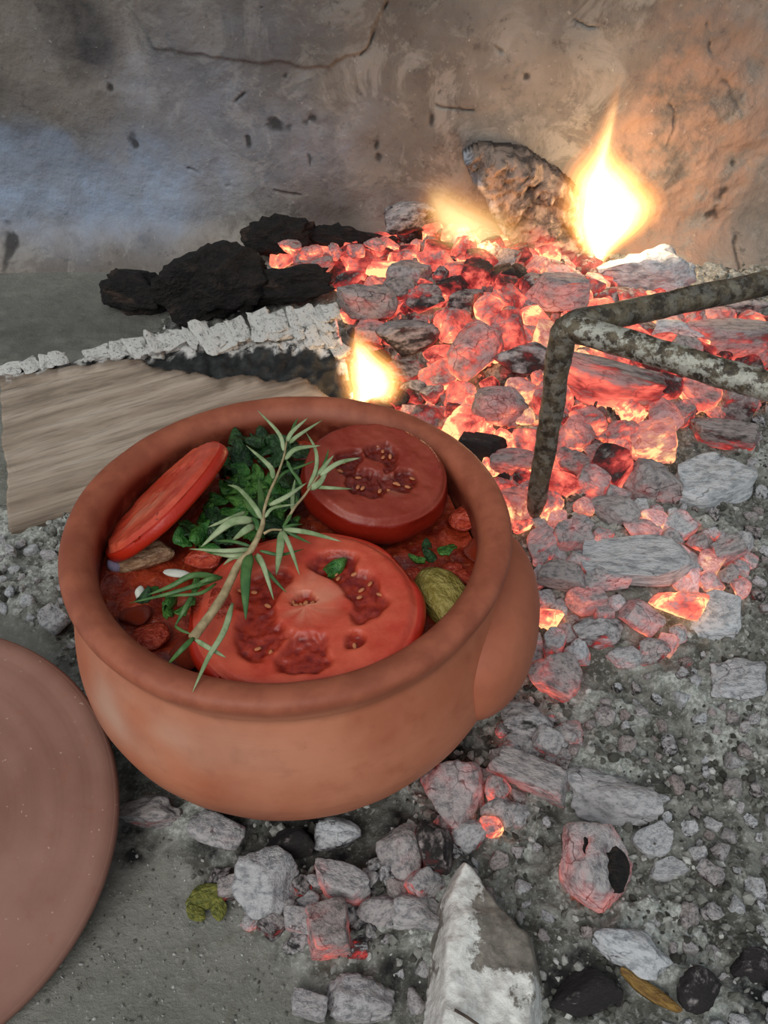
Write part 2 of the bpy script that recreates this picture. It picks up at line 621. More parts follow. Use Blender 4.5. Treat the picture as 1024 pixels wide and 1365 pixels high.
def mat_flame(name, col, strength):
    m = bpy.data.materials.new(name)
    m.use_nodes = True
    t = m.node_tree
    t.nodes.clear()
    out = t.nodes.new('ShaderNodeOutputMaterial')
    e = t.nodes.new('ShaderNodeEmission')
    e.inputs['Color'].default_value = (*col, 1)
    e.inputs['Strength'].default_value = strength
    t.links.new(e.outputs[0], out.inputs['Volume'])
    return m


M = dict(wall=mat_wall(), floor=mat_floor(), ember=mat_ember(), char=mat_charwood(), bark=mat_bark(), wood=mat_firewood(),
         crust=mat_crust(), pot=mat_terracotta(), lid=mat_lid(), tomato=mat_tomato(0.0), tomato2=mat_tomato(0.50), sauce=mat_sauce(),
         iron=mat_iron(), stone=mat_stone(),
         seed=mat_plain('tomato_seed', srgb(186, 104, 66), srgb(206, 138, 92), 300, 0.3),
         green=mat_plain('green_leaf', srgb(30, 74, 24), srgb(82, 128, 52), 2, 0.4, dist=.05),
         dgreen=mat_plain('dark_green_leaf', srgb(18, 42, 20), srgb(44, 78, 38), 2, 0.4, dist=.05),
         pepper=mat_plain('green_pepper', srgb(32, 88, 32), srgb(74, 124, 54), 2, 0.25, dist=.05),
         needle=mat_plain('rosemary_needle', srgb(112, 134, 88), srgb(160, 172, 132), 90, 0.5),
         needle_dark=mat_plain('rosemary_needle_top', srgb(48, 88, 40), srgb(84, 118, 62), 90, 0.45),
         stem=mat_plain('rosemary_stem', srgb(140, 122, 88), srgb(186, 166, 126), 130, 0.6),
         potato=mat_plain('potato', srgb(128, 112, 48), srgb(166, 150, 84), 2.5, 0.35, dist=.05),
         onion=mat_plain('cooked_onion', srgb(140, 104, 78), srgb(186, 150, 116), 3, 0.35, dist=.05),
         white=mat_plain('onion_white', srgb(206, 204, 190), srgb(228, 226, 214), 90, 0.4),
         purple=mat_plain('purple_onion', srgb(90, 74, 110), srgb(190, 180, 205), 200, 0.4),
         dice=mat_plain('tomato_piece', srgb(150, 40, 24), srgb(196, 80, 54), 2.5, 0.3, dist=.06),
         yleaf=mat_plain('withered_leaf', srgb(78, 84, 34), srgb(134, 132, 58), 2.5, 0.6, dist=.06),
         bleaf=mat_plain('brown_leaf', srgb(104, 74, 34), srgb(150, 116, 56), 2.5, 0.6, dist=.06),
         twig=mat_plain('twig', srgb(58, 46, 40), srgb(84, 70, 60), 120, 0.8))

# ------------------------------------------------------------------ the hearth floor
PC = np.array([-0.0606, 0.399])         # axis of the pot
WALL_Y = 1.135
ASH_POLY = [P(a, b, z=0)[:2] for a, b in [(440, 1500), (425, 1365), (385, 1290), (310, 1225), (225, 1140), (150, 1060), (60, 860), (-60, 800), (-60, 690), (150, 640), (200, 440),
                                          (330, 350), (600, 330), (1100, 350), (1300, 700), (1300, 1500)]]
CHAR_SHADE_SPOTS = [(780, 1325, .03), (880, 1050, .012), (1000, 1310, .03), (545, 1310, .02), (330, 1120, .045), (420, 1120, .045), (560, 1110, .045), (180, 1110, .02), (700, 690, .03), (500, 1150, .03), (640, 1010, .04),
              (430, 1345, .012), (640, 600, .03), (880, 735, .015), (330, 420, .05), (250, 430, .04)]  # charred spots; those before the pot paint the dark shadows between pieces


def bed(x, y):
    """height of the ember and ash bed above the hearth, metres"""
    def g(px, py, amp, sx, sy):
        c = P(px, py, z=0.02)
        return amp * np.exp(-((x - c[0]) / sx) ** 2 - ((y - c[1]) / sy) ** 2)
    h = g(620, 400, .050, .15, .17) + g(800, 470, .030, .15, .14) + g(850, 740, .026, .12, .10) + g(880, 560, .016, .12, .1)
    h = h + g(400, 380, .018, .12, .07) + g(560, 1150, .006, .14, .05) + g(800, 1180, .008, .1, .08)
    r = np.hypot(x - PC[0], y - PC[1])
    h = h * smooth(0.105, 0.20, r)
    return h


def hgt(x, y):
    x = np.atleast_1d(np.asarray(x, float)); y = np.atleast_1d(np.asarray(y, float))
    q = np.stack([x, y, 0 * x], 1)
    m = smooth(-0.012, 0.02, sdf(q[:, :2], ASH_POLY) + 0.012 * fbm(q * 30, 3, 5))
    r = np.hypot(x - PC[0], y - PC[1])
    under = smooth(0.07, 0.12, r)
    rough = 0.007 * fbm(q * 28, 4, 9) + 0.007 * np.abs(fbm(q * 80, 3, 4)) + 0.001
    crust = smooth(0.02, 0.12, fbm(q * 24 + 3.1, 4, 19)) * m * under
    rough = rough + 0.0055 * crust * (0.7 + 0.6 * fbm(q * 150, 2, 20))
    h = bed(x, y) + m * rough * under + 0.0012 * fbm(q * 14, 3, 2) + (1 - m) * 0.0006 * fbm(q * 160, 2, 3)
    return h, m, crust


def hz(x, y):
    return float(hgt(x, y)[0][0])


def ground(px, py, lift=0.0):
    z = 0.01
    for _ in range(10):
        p = P(px, py, z=z)
        z = 0.5 * z + 0.5 * (hz(p[0], p[1]) + lift)
    return P(px, py, z=z)


xs = np.concatenate([np.linspace(-1.1, -0.5, 24, endpoint=False), np.linspace(-0.5, 0.5, 420), np.linspace(0.5, 1.1, 25)[1:]])
ys = np.concatenate([np.linspace(-0.5, 0.1, 24, endpoint=False), np.linspace(0.1, WALL_Y + 0.03, 430)])
X, Y = np.meshgrid(xs, ys, indexing='ij')
hh, mm, cr = hgt(X.ravel(), Y.ravel())
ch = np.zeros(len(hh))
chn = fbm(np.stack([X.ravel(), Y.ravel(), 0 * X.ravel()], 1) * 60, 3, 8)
for a, b, s in CHAR_SHADE_SPOTS:
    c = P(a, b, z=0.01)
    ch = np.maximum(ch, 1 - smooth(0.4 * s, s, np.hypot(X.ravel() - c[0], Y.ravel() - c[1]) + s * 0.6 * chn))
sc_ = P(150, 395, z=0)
fl_soot_shade = 0.75 * (1 - smooth(0.1, 0.42, np.hypot((X.ravel() - sc_[0]) * .8, (Y.ravel() - sc_[1]) * 1.6) + .12 * chn)) * smooth(WALL_Y - .03, WALL_Y - .24, Y.ravel() + .04 * chn)  # soot stain that also paints the shade of the back-left hearth
fl = obj('floor', mesh('floor', np.stack([X.ravel(), Y.ravel(), hh], 1), grid_faces(len(xs), len(ys)), M['floor'], True, dict(ash=mm, char=ch, crust=cr, soot_shade=fl_soot_shade)))
tag(fl, 'grey concrete hearth floor covered with ash', kind='structure')

# ------------------------------------------------------------------ the plastered back wall


def wq(px, py):
    p = P(px, py, y=WALL_Y)
    return (p[0], p[2])


wx = np.concatenate([np.linspace(-1.1, -0.62, 24, endpoint=False), np.linspace(-0.62, 0.62, 600), np.linspace(0.62, 1.1, 25)[1:]])
wz = np.concatenate([np.linspace(-0.03, 0.36, 200, endpoint=False), np.linspace(0.36, 1.1, 60)])
X, Z = np.meshgrid(wx, wz, indexing='ij')
q2 = np.stack([X.ravel(), Z.ravel()], 1)
q3 = np.stack([X.ravel(), 0 * X.ravel(), Z.ravel()], 1)
warp = q2 + 0.006 * np.stack([fbm(q3 * 40, 3, 31), fbm(q3 * 40, 3, 32)], 1)
layer = [wq(150, -300), wq(178, 12), wq(208, 62), wq(300, 78), wq(380, 82), wq(440, 86), wq(492, 62), wq(516, -10), wq(540, -300)]
lay = smooth(-0.002, 0.002, sdf(warp, layer))
cracks = [[(250, 225), (280, 238), (292, 248), (310, 243)], [(292, 248), (297, 270)], [(345, 240), (375, 255), (400, 262)], [(480, 70), (500, 50), (514, 5)],
          [(720, -5), (770, 30), (800, 35)], [(660, 60), (690, 90), (680, 120)], [(580, 140), (630, 145)], [(330, 10), (350, 12)],
          [(860, 110), (900, 150), (890, 200), (940, 230)], [(940, 30), (960, 100), (990, 150)], [(240, 160), (300, 150), (350, 100)]]
crk = np.zeros(len(q2))
crkn = smooth(-0.15, 0.3, fbm(q3 * 38, 3, 35))
for c in cracks:
    d = seg_dist(warp, [wq(*p) for p in c])
    crk = np.maximum(crk, (1 - smooth(0.0003, 0.0022, d)) * crkn)
mark = crk * 0.32
mkn = 0.75 * fbm(q3 * 110, 3, 12)
for px, py, rx, ry in [(372, 167, 16, 9), (418, 162, 16, 8), (501, 195, 5, 8), (503, 209, 7, 8), (415, 213, 3, 8), (575, 161, 4, 9), (588, 120, 3, 4), (962, 262, 9, 10), (953, 283, 12, 10), (975, 325, 5, 16),
                       (146, 120, 5, 4), (380, 103, 5, 4), (330, 190, 5, 8), (176, 186, 9, 10), (18, 318, 14, 18), (978, 222, 6, 8), (700, 100, 5, 4)]:
    c = wq(px, py)
    s = mpp([0, WALL_Y, 0.15])
    d = np.hypot((warp[:, 0] - c[0]) / (rx * s), (warp[:, 1] - c[1]) / (ry * s * 1.25)) + mkn
    mark = np.maximum(mark, (1 - smooth(0.35, 1.05, d)) * 0.8)


def blob(px, py, rx, ry, seed, rough=0.6):
    c = wq(px, py); s = mpp([0, WALL_Y, 0.15])
    d = np.hypot((q2[:, 0] - c[0]) / (rx * s), (q2[:, 1] - c[1]) / (ry * s * 1.25)) + rough * fbm(q3 * 14, 4, seed)
    return 1 - smooth(0.3, 1.25, d)


soot_shade = np.clip(blob(110, 40, 85, 95, 41), 0, 1) * 0.95
soot_shade = np.maximum(soot_shade, 0.45 * blob(330, 30, 160, 60, 42))
soot_shade = np.maximum(soot_shade, 0.45 * blob(60, 140, 170, 100, 44))
soot_shade = np.maximum(soot_shade, 0.45 * blob(440, 278, 60, 34, 45, 0.3))
soot_shade = np.maximum(soot_shade, 0.35 * blob(620, 15, 260, 55, 46))
soot_shade = np.maximum(soot_shade, 0.30 * blob(960, 60, 120, 110, 47))
blue_haze = np.clip(1.0 * blob(110, 275, 210, 75, 51) + 0.6 * blob(20, 240, 110, 70, 52) + 0.35 * blob(280, 170, 200, 130, 53) + 0.8 * blob(-220, 250, 240, 110, 54), 0, 1)  # bluish haze over the lower left wall, painted into the plaster
blue_haze *= smooth(.0, .07, q2[:, 1] + .02 * fbm(q3 * 20, 3, 55))
rub = np.clip(blob(880, 250, 120, 130, 61) + 0.8 * blob(960, 180, 130, 140, 62), 0, 1)
dy = 0.006 * fbm(q3 * 6, 3, 21) + 0.0025 * fbm(q3 * 30, 4, 22) + 0.006 * rub * fbm(q3 * 38, 4, 23)
dy = -dy - 0.004 * lay + 0.004 * crk + 0.003 * mark
dy -= (0.055 + 0.02 * fbm(q3 * 9, 3, 25)) * np.clip(1 - np.maximum(q2[:, 1], 0) / 0.055, 0, 1) ** 2.2
wl = obj('wall_back', mesh('wall_back', np.stack([q2[:, 0], WALL_Y + dy, q2[:, 1]], 1), grid_faces(len(wx), len(wz)), M['wall'], True, dict(soot_shade=soot_shade, blue_haze=blue_haze, rubble=rub, mark=np.clip(mark, 0, 1))))
tag(wl, 'cracked sooty plaster wall behind the fire', kind='structure')

# ------------------------------------------------------------------ lumps: embers, charcoal and ash pieces


def lump(seed, kind):
    r = np.random.default_rng(seed)
    v, f = ICO4[0].copy(), ICO4[1]
    if kind == 'block':
        axes = []
        for k in range(3):
            for s in (1, -1):
                n = np.zeros(3); n[k] = s
                n += r.normal(0, 0.13, 3)
                axes.append((n / np.linalg.norm(n), r.uniform(0.56, 0.68)))
        axes += [((lambda n: n / np.linalg.norm(n))(r.normal(size=3)), r.uniform(0.75, 0.85)) for _ in range(4)]
        amp, na, ns = 0.05, 0.03, 5
    elif kind == 'crust':
        axes = [((lambda n: n / np.linalg.norm(n))(r.normal(size=3)), r.uniform(0.55, 0.85)) for _ in range(9)]
        amp, na, ns = 0.30, 0.14, 5
    elif kind == 'char':
        axes = [((lambda n: n / np.linalg.norm(n))(r.normal(size=3)), r.uniform(0.5, 0.8)) for _ in range(12)]
        amp, na, ns = 0.14, 0.07, 5
    elif kind == 'slab':
        axes = [(np.array([0, 0, 1.0]), 0.5), (np.array([0, 0, -1.0]), 0.5)]
        axes += [((lambda n: n / np.linalg.norm(n))(np.append(r.normal(size=2), 0.15 * r.normal())), r.uniform(0.55, 0.85)) for _ in range(7)]
        amp, na, ns = 0.10, 0.06, 5
    elif kind == 'flake':
        v, f = ICO3[0].copy(), ICO3[1]
        axes = [(np.array([0, 0, 1.0]), 0.4), (np.array([0, 0, -1.0]), 0.4)]
        axes += [((lambda n: n / np.linalg.norm(n))(r.normal(size=3)), r.uniform(0.35, 0.8)) for _ in range(9)]
        amp, na, ns = 0.30, 0.16, 4
    else:
        axes = [((lambda n: n / np.linalg.norm(n))(r.normal(size=3)), r.uniform(0.46, 0.80)) for _ in range(12)]
        amp, na, ns = 0.10, 0.035, 5
    for n, d in axes:
        e = v @ n - d
        v = v - np.where(e > 0, e * 0.93, 0)[:, None] * n
    v = v * (1 + amp * fbm(v * 1.6 + r.uniform(0, 50, 3), 3, seed) + na * fbm(v * ns + r.uniform(0, 50, 3), 3, seed + 3))[:, None]
    if kind in ('lump', 'char', 'block'):          # a groove or two where the coal has cracked
        for _ in range(2):
            n = r.normal(size=3); n /= np.linalg.norm(n)
            d = np.abs(v @ n - r.uniform(-0.3, 0.3) + 0.12 * fbm(v * 3, 2, seed + 9))
            v = v * (1 - 0.10 * (1 - smooth(0.0, 0.07, d)))[:, None]
    v -= (v.max(0) + v.min(0)) / 2
    v /= (v.max(0) - v.min(0))
    return mesh('%s_shape' % kind, v, f, M['ember'], True)


LUMPS = {k: [lump(100 * i + j, k) for j in range(n)] for i, (k, n) in enumerate([('lump', 14), ('block', 7), ('slab', 6), ('crust', 7), ('char', 6), ('flake', 12)])}


def place(kind, idx, px, py, w, h, heat, ash, tint, rot, name, label, cat, group=None, sink=0.25, lift=0.0, flat=1.0, tilt=0.0):
    """a lump that covers about w x h pixels of the photograph, bedded in the ash"""
    p = ground(px, py, 0.01 + lift)
    s = mpp(p)
    wx_ = w * s * 1.08
    d = h * s / 1.28
    hgt_ = d * flat
    dy_ = (h * s * 1.08 - hgt_ * 0.66) / 0.75 if flat < 0.8 else d * 1.08
    o = obj(name, LUMPS[kind][idx % len(LUMPS[kind])])
    o.scale = (wx_, dy_, hgt_)
    o.rotation_euler = (math.radians(tilt), math.radians(random.uniform(-8, 8)), math.radians(rot))
    z = hz(p[0], p[1]) + lift + hgt_ * (0.5 - sink)
    q = P(px, py, z=z)
    o.location = (q[0], q[1], z)
    o.color = (heat, ash, tint, 1)
    tag(o, label, cat, group)
    return o


TAKEN = []                      # (x, y, radius) on the floor of what already lies there


def take(o, k=0.5):
    TAKEN.append((o.location.x, o.location.y, k * 0.5 * (o.scale.x + o.scale.y)))
    return o


# the ones that can be told apart: kind, shape, px, py, w, h, heat, ash, tint, rotation, name, label, category, extras
HERO = [
    # --- in the heap behind the trivet leg
    ('char', 0, 546, 290, 66, 52, .22, .50, .2, 10, 'charred_chunk', 'small blackened wood chunk with ashy top at the back of the ember heap', 'charcoal', dict(lift=.035)),
    ('lump', 1, 490, 405, 82, 66, .24, .88, .1, -15, 'ash_coated_ember', 'large grey ash-coated ember beside the white end of the log', 'ember', dict(lift=.012)),
    ('char', 1, 545, 448, 82, 56, .16, .50, .1, 20, 'charcoal_lump', 'dark grey charcoal lump right of the yellow flame at the log end', 'charcoal', dict(lift=.010)),
    ('lump', 2, 632, 470, 80, 82, .55, .55, .1, 30, 'ember', 'pink ember with a dark hollow top in the middle of the heap', 'ember', dict(lift=.014)),
    ('char', 2, 698, 478, 74, 62, .34, .42, .3, -20, 'ember', 'purple-black oval ember left of the trivet corner', 'ember', dict(lift=.012)),
    ('lump', 3, 668, 542, 74, 66, .52, .75, .1, 0, 'ember', 'rounded pinkish grey ember close left of the trivet leg', 'ember', dict(lift=.008)),
    ('lump', 4, 655, 412, 50, 44, .85, .3, .1, 40, 'ember', 'bright orange-red ember above the pink hollow one', 'ember', dict(lift=.012)),
    ('block', 0, 518, 362, 56, 32, .92, .2, .1, -10, 'ember', 'glowing orange ember at the upper left of the heap', 'ember', dict(lift=.010)),
    ('slab', 0, 742, 388, 84, 54, .45, .80, .2, -25, 'ember', 'flat pinkish grey ember just behind the trivet corner', 'ember', dict(lift=.016)),
    ('block', 1, 640, 594, 66, 42, .0, .10, .0, -15, 'charcoal_block', 'unlit black charcoal block touching the right rim of the pot', 'charcoal', dict(lift=.012)),
    ('lump', 5, 686, 616, 66, 46, .55, .72, .1, 0, 'ember', 'grey ember with a red right end between pot and trivet leg', 'ember', dict(lift=.006)),
    ('char', 3, 566, 400, 50, 44, .45, .35, .1, 0, 'ember', 'dark red ember in the upper middle of the heap', 'ember', dict(lift=.010)),
    ('lump', 6, 590, 500, 60, 56, .80, .35, .1, 15, 'ember', 'fiery red ember left of the pinkish grey one', 'ember', dict(lift=.008)),
    # --- framed by the trivet
    ('slab', 1, 808, 512, 140, 66, .66, .42, .1, -18, 'ember', 'long flat red ember framed by the two trivet bars', 'ember', dict(lift=.010)),
    ('block', 2, 782, 562, 48, 42, .78, .45, .1, 8, 'ember', 'squarish orange-red ember right of the trivet leg', 'ember', {}),
    ('lump', 7, 828, 576, 56, 44, .74, .45, .1, 20, 'ember', 'domed red ember under the lower trivet bar', 'ember', {}),
    ('lump', 8, 765, 626, 52, 58, .60, .55, .1, 0, 'ember', 'red-flanked ember close right of the trivet leg', 'ember', {}),
    ('lump', 9, 800, 608, 44, 34, .60, .65, .1, 0, 'ember', 'small round pink ember below the domed red one', 'ember', {}),
    ('block', 3, 966, 578, 88, 46, .42, .62, .1, -12, 'ember', 'pinkish brick-shaped ember with a pale glowing right end', 'ember', dict(lift=.004)),
    ('slab', 2, 948, 640, 118, 82, .0, .98, 1., 12, 'ash_flake', 'broad bluish white ash flake near the right edge', 'ash', dict(flat=.5)),
    ('crust', 0, 872, 642, 80, 76, .14, .85, .25, 0, 'ash_lump', 'greenish grey ash lump left of the bluish flake', 'ash', {}),
    ('lump', 10, 818, 684, 66, 56, .26, .88, .35, -15, 'ash_coated_ember', 'pale pinkish ash-coated ember below the ash lump', 'ember', {}),
    ('slab', 3, 972, 452, 122, 58, .56, .62, .2, 10, 'ember', 'wide pink-red ember behind the lower trivet bar at the right edge', 'ember', dict(lift=.012)),
    ('crust', 1, 902, 440, 70, 38, .12, .92, .9, -8, 'ash_lump', 'bluish white ash piece seen between the trivet bars', 'ash', dict(lift=.006)),
    ('crust', 2, 860, 362, 118, 92, .10, .90, .8, -10, 'ash_lump', 'large white and grey ash-crusted lump below the tall flame', 'ash', dict(lift=.008)),
    ('char', 4, 990, 410, 60, 36, .10, .55, .3, 0, 'charcoal_lump', 'grey charcoal lump behind the upper trivet bar', 'charcoal', {}),
    # --- cluster right of the pot
    ('slab', 4, 858, 748, 156, 78, .18, .95, .75, -6, 'ash_slab', 'large white ash slab in the cluster right of the pot', 'ash', dict(lift=.006, flat=.55)),
    ('block', 4, 808, 770, 58, 34, .42, .92, .5, 8, 'ember', 'pale brick-shaped ember in the cluster right of the pot', 'ember', dict(lift=.012)),
    ('block', 5, 752, 768, 64, 46, .24, .85, .3, -25, 'ash_coated_ember', 'slanting grey ash-coated ember next to the pot handle', 'ember', dict(lift=.006)),
    ('block', 6, 782, 800, 48, 38, .60, .78, .3, 15, 'ember', 'small pink block ember under the pale brick-shaped one', 'ember', dict(lift=.006)),
    ('lump', 11, 906, 806, 70, 58, .98, .25, .2, 0, 'ember', 'yellow-hot glowing ember below the white ash slab', 'ember', dict(lift=.003)),
    ('slab', 5, 972, 732, 58, 36, .45, .80, .3, 25, 'ember', 'thin pink flake ember right of the white ash slab', 'ember', dict(lift=.006)),
    ('lump', 12, 731, 826, 38, 46, .95, .1, .1, 0, 'ember', 'bright orange ember against the pot handle', 'ember', {}),
    ('slab', 0, 956, 822, 80, 64, .08, .95, .9, 35, 'ash_flake', 'bluish grey ash flake right of the yellow-hot ember', 'ash', dict(flat=.5)),
    ('lump', 13, 856, 822, 58, 66, .42, .80, .4, -20, 'ember', 'pinkish white ember left of the yellow-hot one', 'ember', {}),
    ('char', 5, 798, 842, 66, 52, .22, .55, .5, 10, 'charcoal_lump', 'violet-grey charcoal lump at the bottom of the cluster', 'charcoal', {}),
    ('lump', 0, 736, 906, 70, 80, .52, .70, .2, 0, 'ember', 'round pink ember with a dark top below the pot handle', 'ember', {}),
    ('lump', 1, 832, 876, 46, 38, .30, .95, .6, 0, 'ember', 'small whitish ember with a pink edge on the grey ash', 'ember', {}),
    ('char', 0, 872, 868, 40, 44, .25, .62, .3, 0, 'charcoal_lump', 'small purplish charcoal right of the whitish ember', 'charcoal', {}),
    ('crust', 3, 984, 906, 90, 60, .0, .95, .7, 15, 'ash_flake', 'pale ragged ash flake at the right edge on the grey ash', 'ash', dict(flat=.45)),
    # --- in front of the pot, right
    ('char', 1, 702, 962, 66, 62, .08, .55, .4, 0, 'charcoal_lump', 'dark greenish grey charcoal lump under the pot handle', 'charcoal', {}),
    ('block', 0, 706, 1032, 104, 62, .30, .92, .3, -28, 'ember', 'long grey block ember with a pink lower edge', 'ember', {}),
    ('lump', 9, 612, 1066, 84, 104, .42, .80, .3, 15, 'ember', 'tall greyish pink ember at the front right of the pot', 'ember', {}),
    ('lump', 3, 655, 1102, 34, 34, .72, .45, .2, 0, 'ember', 'small orange ember above the pale stone', 'ember', {}),
    ('lump', 4, 664, 1054, 34, 44, .62, .6, .2, 0, 'ember', 'small pink ember squeezed beside the long grey block', 'ember', {}),
    ('crust', 4, 812, 1064, 128, 84, .0, .95, .55, -10, 'ash_crust', 'crumbly pale ash crust above the hollow ember', 'ash', dict(flat=.7)),
    ('slab', 1, 872, 1122, 54, 44, .0, .98, .7, 30, 'ash_flake', 'small white ash flake right of the crumbly crust', 'ash', dict(flat=.6)),
    ('slab', 2, 892, 1158, 56, 30, .0, .96, .6, 10, 'ash_flake', 'thin flat ash chip below the small white flake', 'ash', dict(flat=.6)),
    ('crust', 5, 842, 1268, 100, 76, .0, .98, .85, -20, 'ash_lump', 'smooth white ash lump above the brown leaf', 'ash', dict(flat=.8)),
    ('char', 2, 780, 1322, 92, 70, .0, .06, .2, 0, 'charcoal_lump', 'black charcoal lump beside the pale stone at the bottom edge', 'charcoal', {}),
    ('char', 3, 930, 1322, 60, 60, .0, .14, .2, 40, 'charcoal_lump', 'black charcoal lump right of the brown leaf', 'charcoal', {}),
    ('char', 4, 1004, 1288, 60, 50, .0, .14, .2, 0, 'charcoal_lump', 'black charcoal at the lower right corner', 'charcoal', {}),
    # --- in front of the pot, left
    ('lump', 5, 290, 1108, 76, 60, .20, .95, .4, -10, 'ash_coated_ember', 'pinkish white ash piece tucked under the left front of the pot', 'ash', {}),
    ('crust', 6, 356, 1182, 94, 100, .18, .90, .6, 10, 'ash_coated_ember', 'big whitish ember with dark red hollow in front of the pot', 'ember', {}),
    ('slab', 3, 456, 1176, 78, 56, .34, .88, .4, -25, 'ember', 'flat pinkish white ember with a red right tip', 'ember', {}),
    ('block', 1, 440, 1238, 62, 80, .38, .75, .1, 20, 'ember', 'brownish grey block ember with a glowing lower tip', 'ember', {}),
    ('slab', 4, 402, 1226, 36, 64, .30, .95, .4, 75, 'ember', 'narrow pale pink flake leaning on the brownish block ember', 'ember', dict(flat=.8)),
    ('lump', 6, 538, 1138, 64, 84, .38, .85, .3, 20, 'ember', 'upright pink ember below the middle of the pot', 'ember', {}),
    ('char', 5, 580, 1130, 48, 84, .10, .30, .1, 10, 'charcoal_lump', 'dark brown charcoal leaning on the upright pink ember', 'charcoal', {}),
    ('char', 0, 450, 1112, 60, 50, .0, .62, .9, 0, 'charcoal_lump', 'bluish grey charcoal lump under the pot front', 'charcoal', {}),
    ('char', 2, 385, 1124, 64, 54, .02, .12, .1, 0, 'charcoal_lump', 'black charcoal lump under the left front of the pot', 'charcoal', {}),
    ('crust', 0, 480, 1330, 90, 70, .0, .92, .45, 0, 'ash_crust', 'greenish white ash crust at the bottom edge left of the stone', 'ash', {}),
    ('slab', 5, 412, 1340, 34, 64, .0, .85, .4, 80, 'ash_flake', 'upright grey ash flake at the bottom edge beside the bare floor', 'ash', dict(flat=.8)),
    ('crust', 1, 555, 1215, 80, 60, .0, .85, .4, 0, 'ash_lump', 'grey ash lump left of the pale stone', 'ash', {}),
    ('lump', 8, 76, 832, 40, 54, .04, .98, .6, 0, 'ash_lump', 'white ash lump wedged between lid and pot', 'ash', {}),
    ('crust', 2, 200, 1080, 84, 54, .12, .70, .2, 0, 'ash_lump', 'brownish pink ash heap between lid and pot', 'ash', {}),
]
for k, i, px, py, w, h, he, a, t, r, nm, lb, ct, ex in HERO:
    take(place(k, i, px, py, w, h, he, a, t, r, nm, lb, ct, **ex))

# the hollow ember near the lower right: a broken shell with a black mouth and a slit
hp = ground(796, 1150, 0.012)
hs = mpp(hp)
v = np.array([q.co[:] for q in LUMPS['lump'][3].vertices])
f = ICO4[1]
un = v / np.linalg.norm(v, axis=1)[:, None]
d1 = np.array([.62, -.30, .72]); d1 /= np.linalg.norm(d1)
d2 = np.array([-.45, .10, .85]); d2 /= np.linalg.norm(d2)
tz = np.cross(d1, [0.3, 1, 0.6]); tz /= np.linalg.norm(tz)
q_ = un - (un @ d1)[:, None] * d1
m1 = np.where(un @ d1 > 0, np.sqrt((q_ @ tz / .48) ** 2 + (q_ @ np.cross(d1, tz) / .66) ** 2), 9) + .45 * fbm(un * 4, 3, 5)
q_ = un - (un @ d2)[:, None] * d2
tz = np.cross(d2, [0.5, 1, 0]); tz /= np.linalg.norm(tz)
m2 = np.where(un @ d2 > 0, np.sqrt((q_ @ tz / .12) ** 2 + (q_ @ np.cross(d2, tz) / .36) ** 2), 9) + .4 * fbm(un * 5, 3, 6)
v = v * (1 - .62 * (1 - smooth(.75, 1.1, m1)) - .3 * (1 - smooth(.6, 1.1, m2)))[:, None]
ho = obj('hollow_ember', mesh('hollow_ember', v, f, M['ember']), loc=(hp[0], hp[1], hz(hp[0], hp[1]) + 24 * hs), scale=(104 * hs, 116 * hs, 92 * hs))
ho.color = (.40, .85, .35, 1)
tag(ho, 'hollow ash-grey ember with a black opening and orange glow', 'ember')
for dd_, sc_, off in ((d1, (.26, .34, .14), .17), (d2, (.06, .16, .07), .36)):
    iv = ICO3[0] * (1 + .3 * fbm(ICO3[0] * 2, 3, 8))[:, None] * np.array(sc_)
    obj('hollow', mesh('hollow', iv + dd_ * off, ICO3[1], M['char']), ho)  # black lump filling the dent, stands in for its dark inside
take(ho, 0.6)

# ------------------------------------------------------------------ fill the heap with embers, scattered over the bed
HEAP = [P(a, b, z=0.03)[:2] for a, b in [(372, 335), (470, 322), (560, 300), (640, 320), (760, 345), (830, 395), (1000, 400), (1090, 470), (1010, 540), (900, 560), (850, 620), (770, 660), (700, 700), (640, 600), (560, 560), (470, 520), (470, 430), (420, 360)]]
CLUS = [P(a, b, z=0.02)[:2] for a, b in [(700, 690), (800, 670), (900, 700), (1000, 730), (985, 800), (900, 850), (840, 870), (770, 870), (725, 930), (700, 900), (720, 780)]]
FRONT = [P(a, b, z=0.01)[:2] for a, b in [(250, 1090), (330, 1110), (480, 1110), (600, 1040), (680, 960), (740, 960), (770, 1000), (700, 1090), (590, 1150), (560, 1200), (470, 1270), (400, 1260), (330, 1220), (290, 1160)]]


def pix(p):
    d_ = np.asarray(p, float) - C0
    z_ = d_ @ FW
    return W / 2 + F * (d_ @ RT) / z_, H / 2 - F * (d_ @ UP) / z_


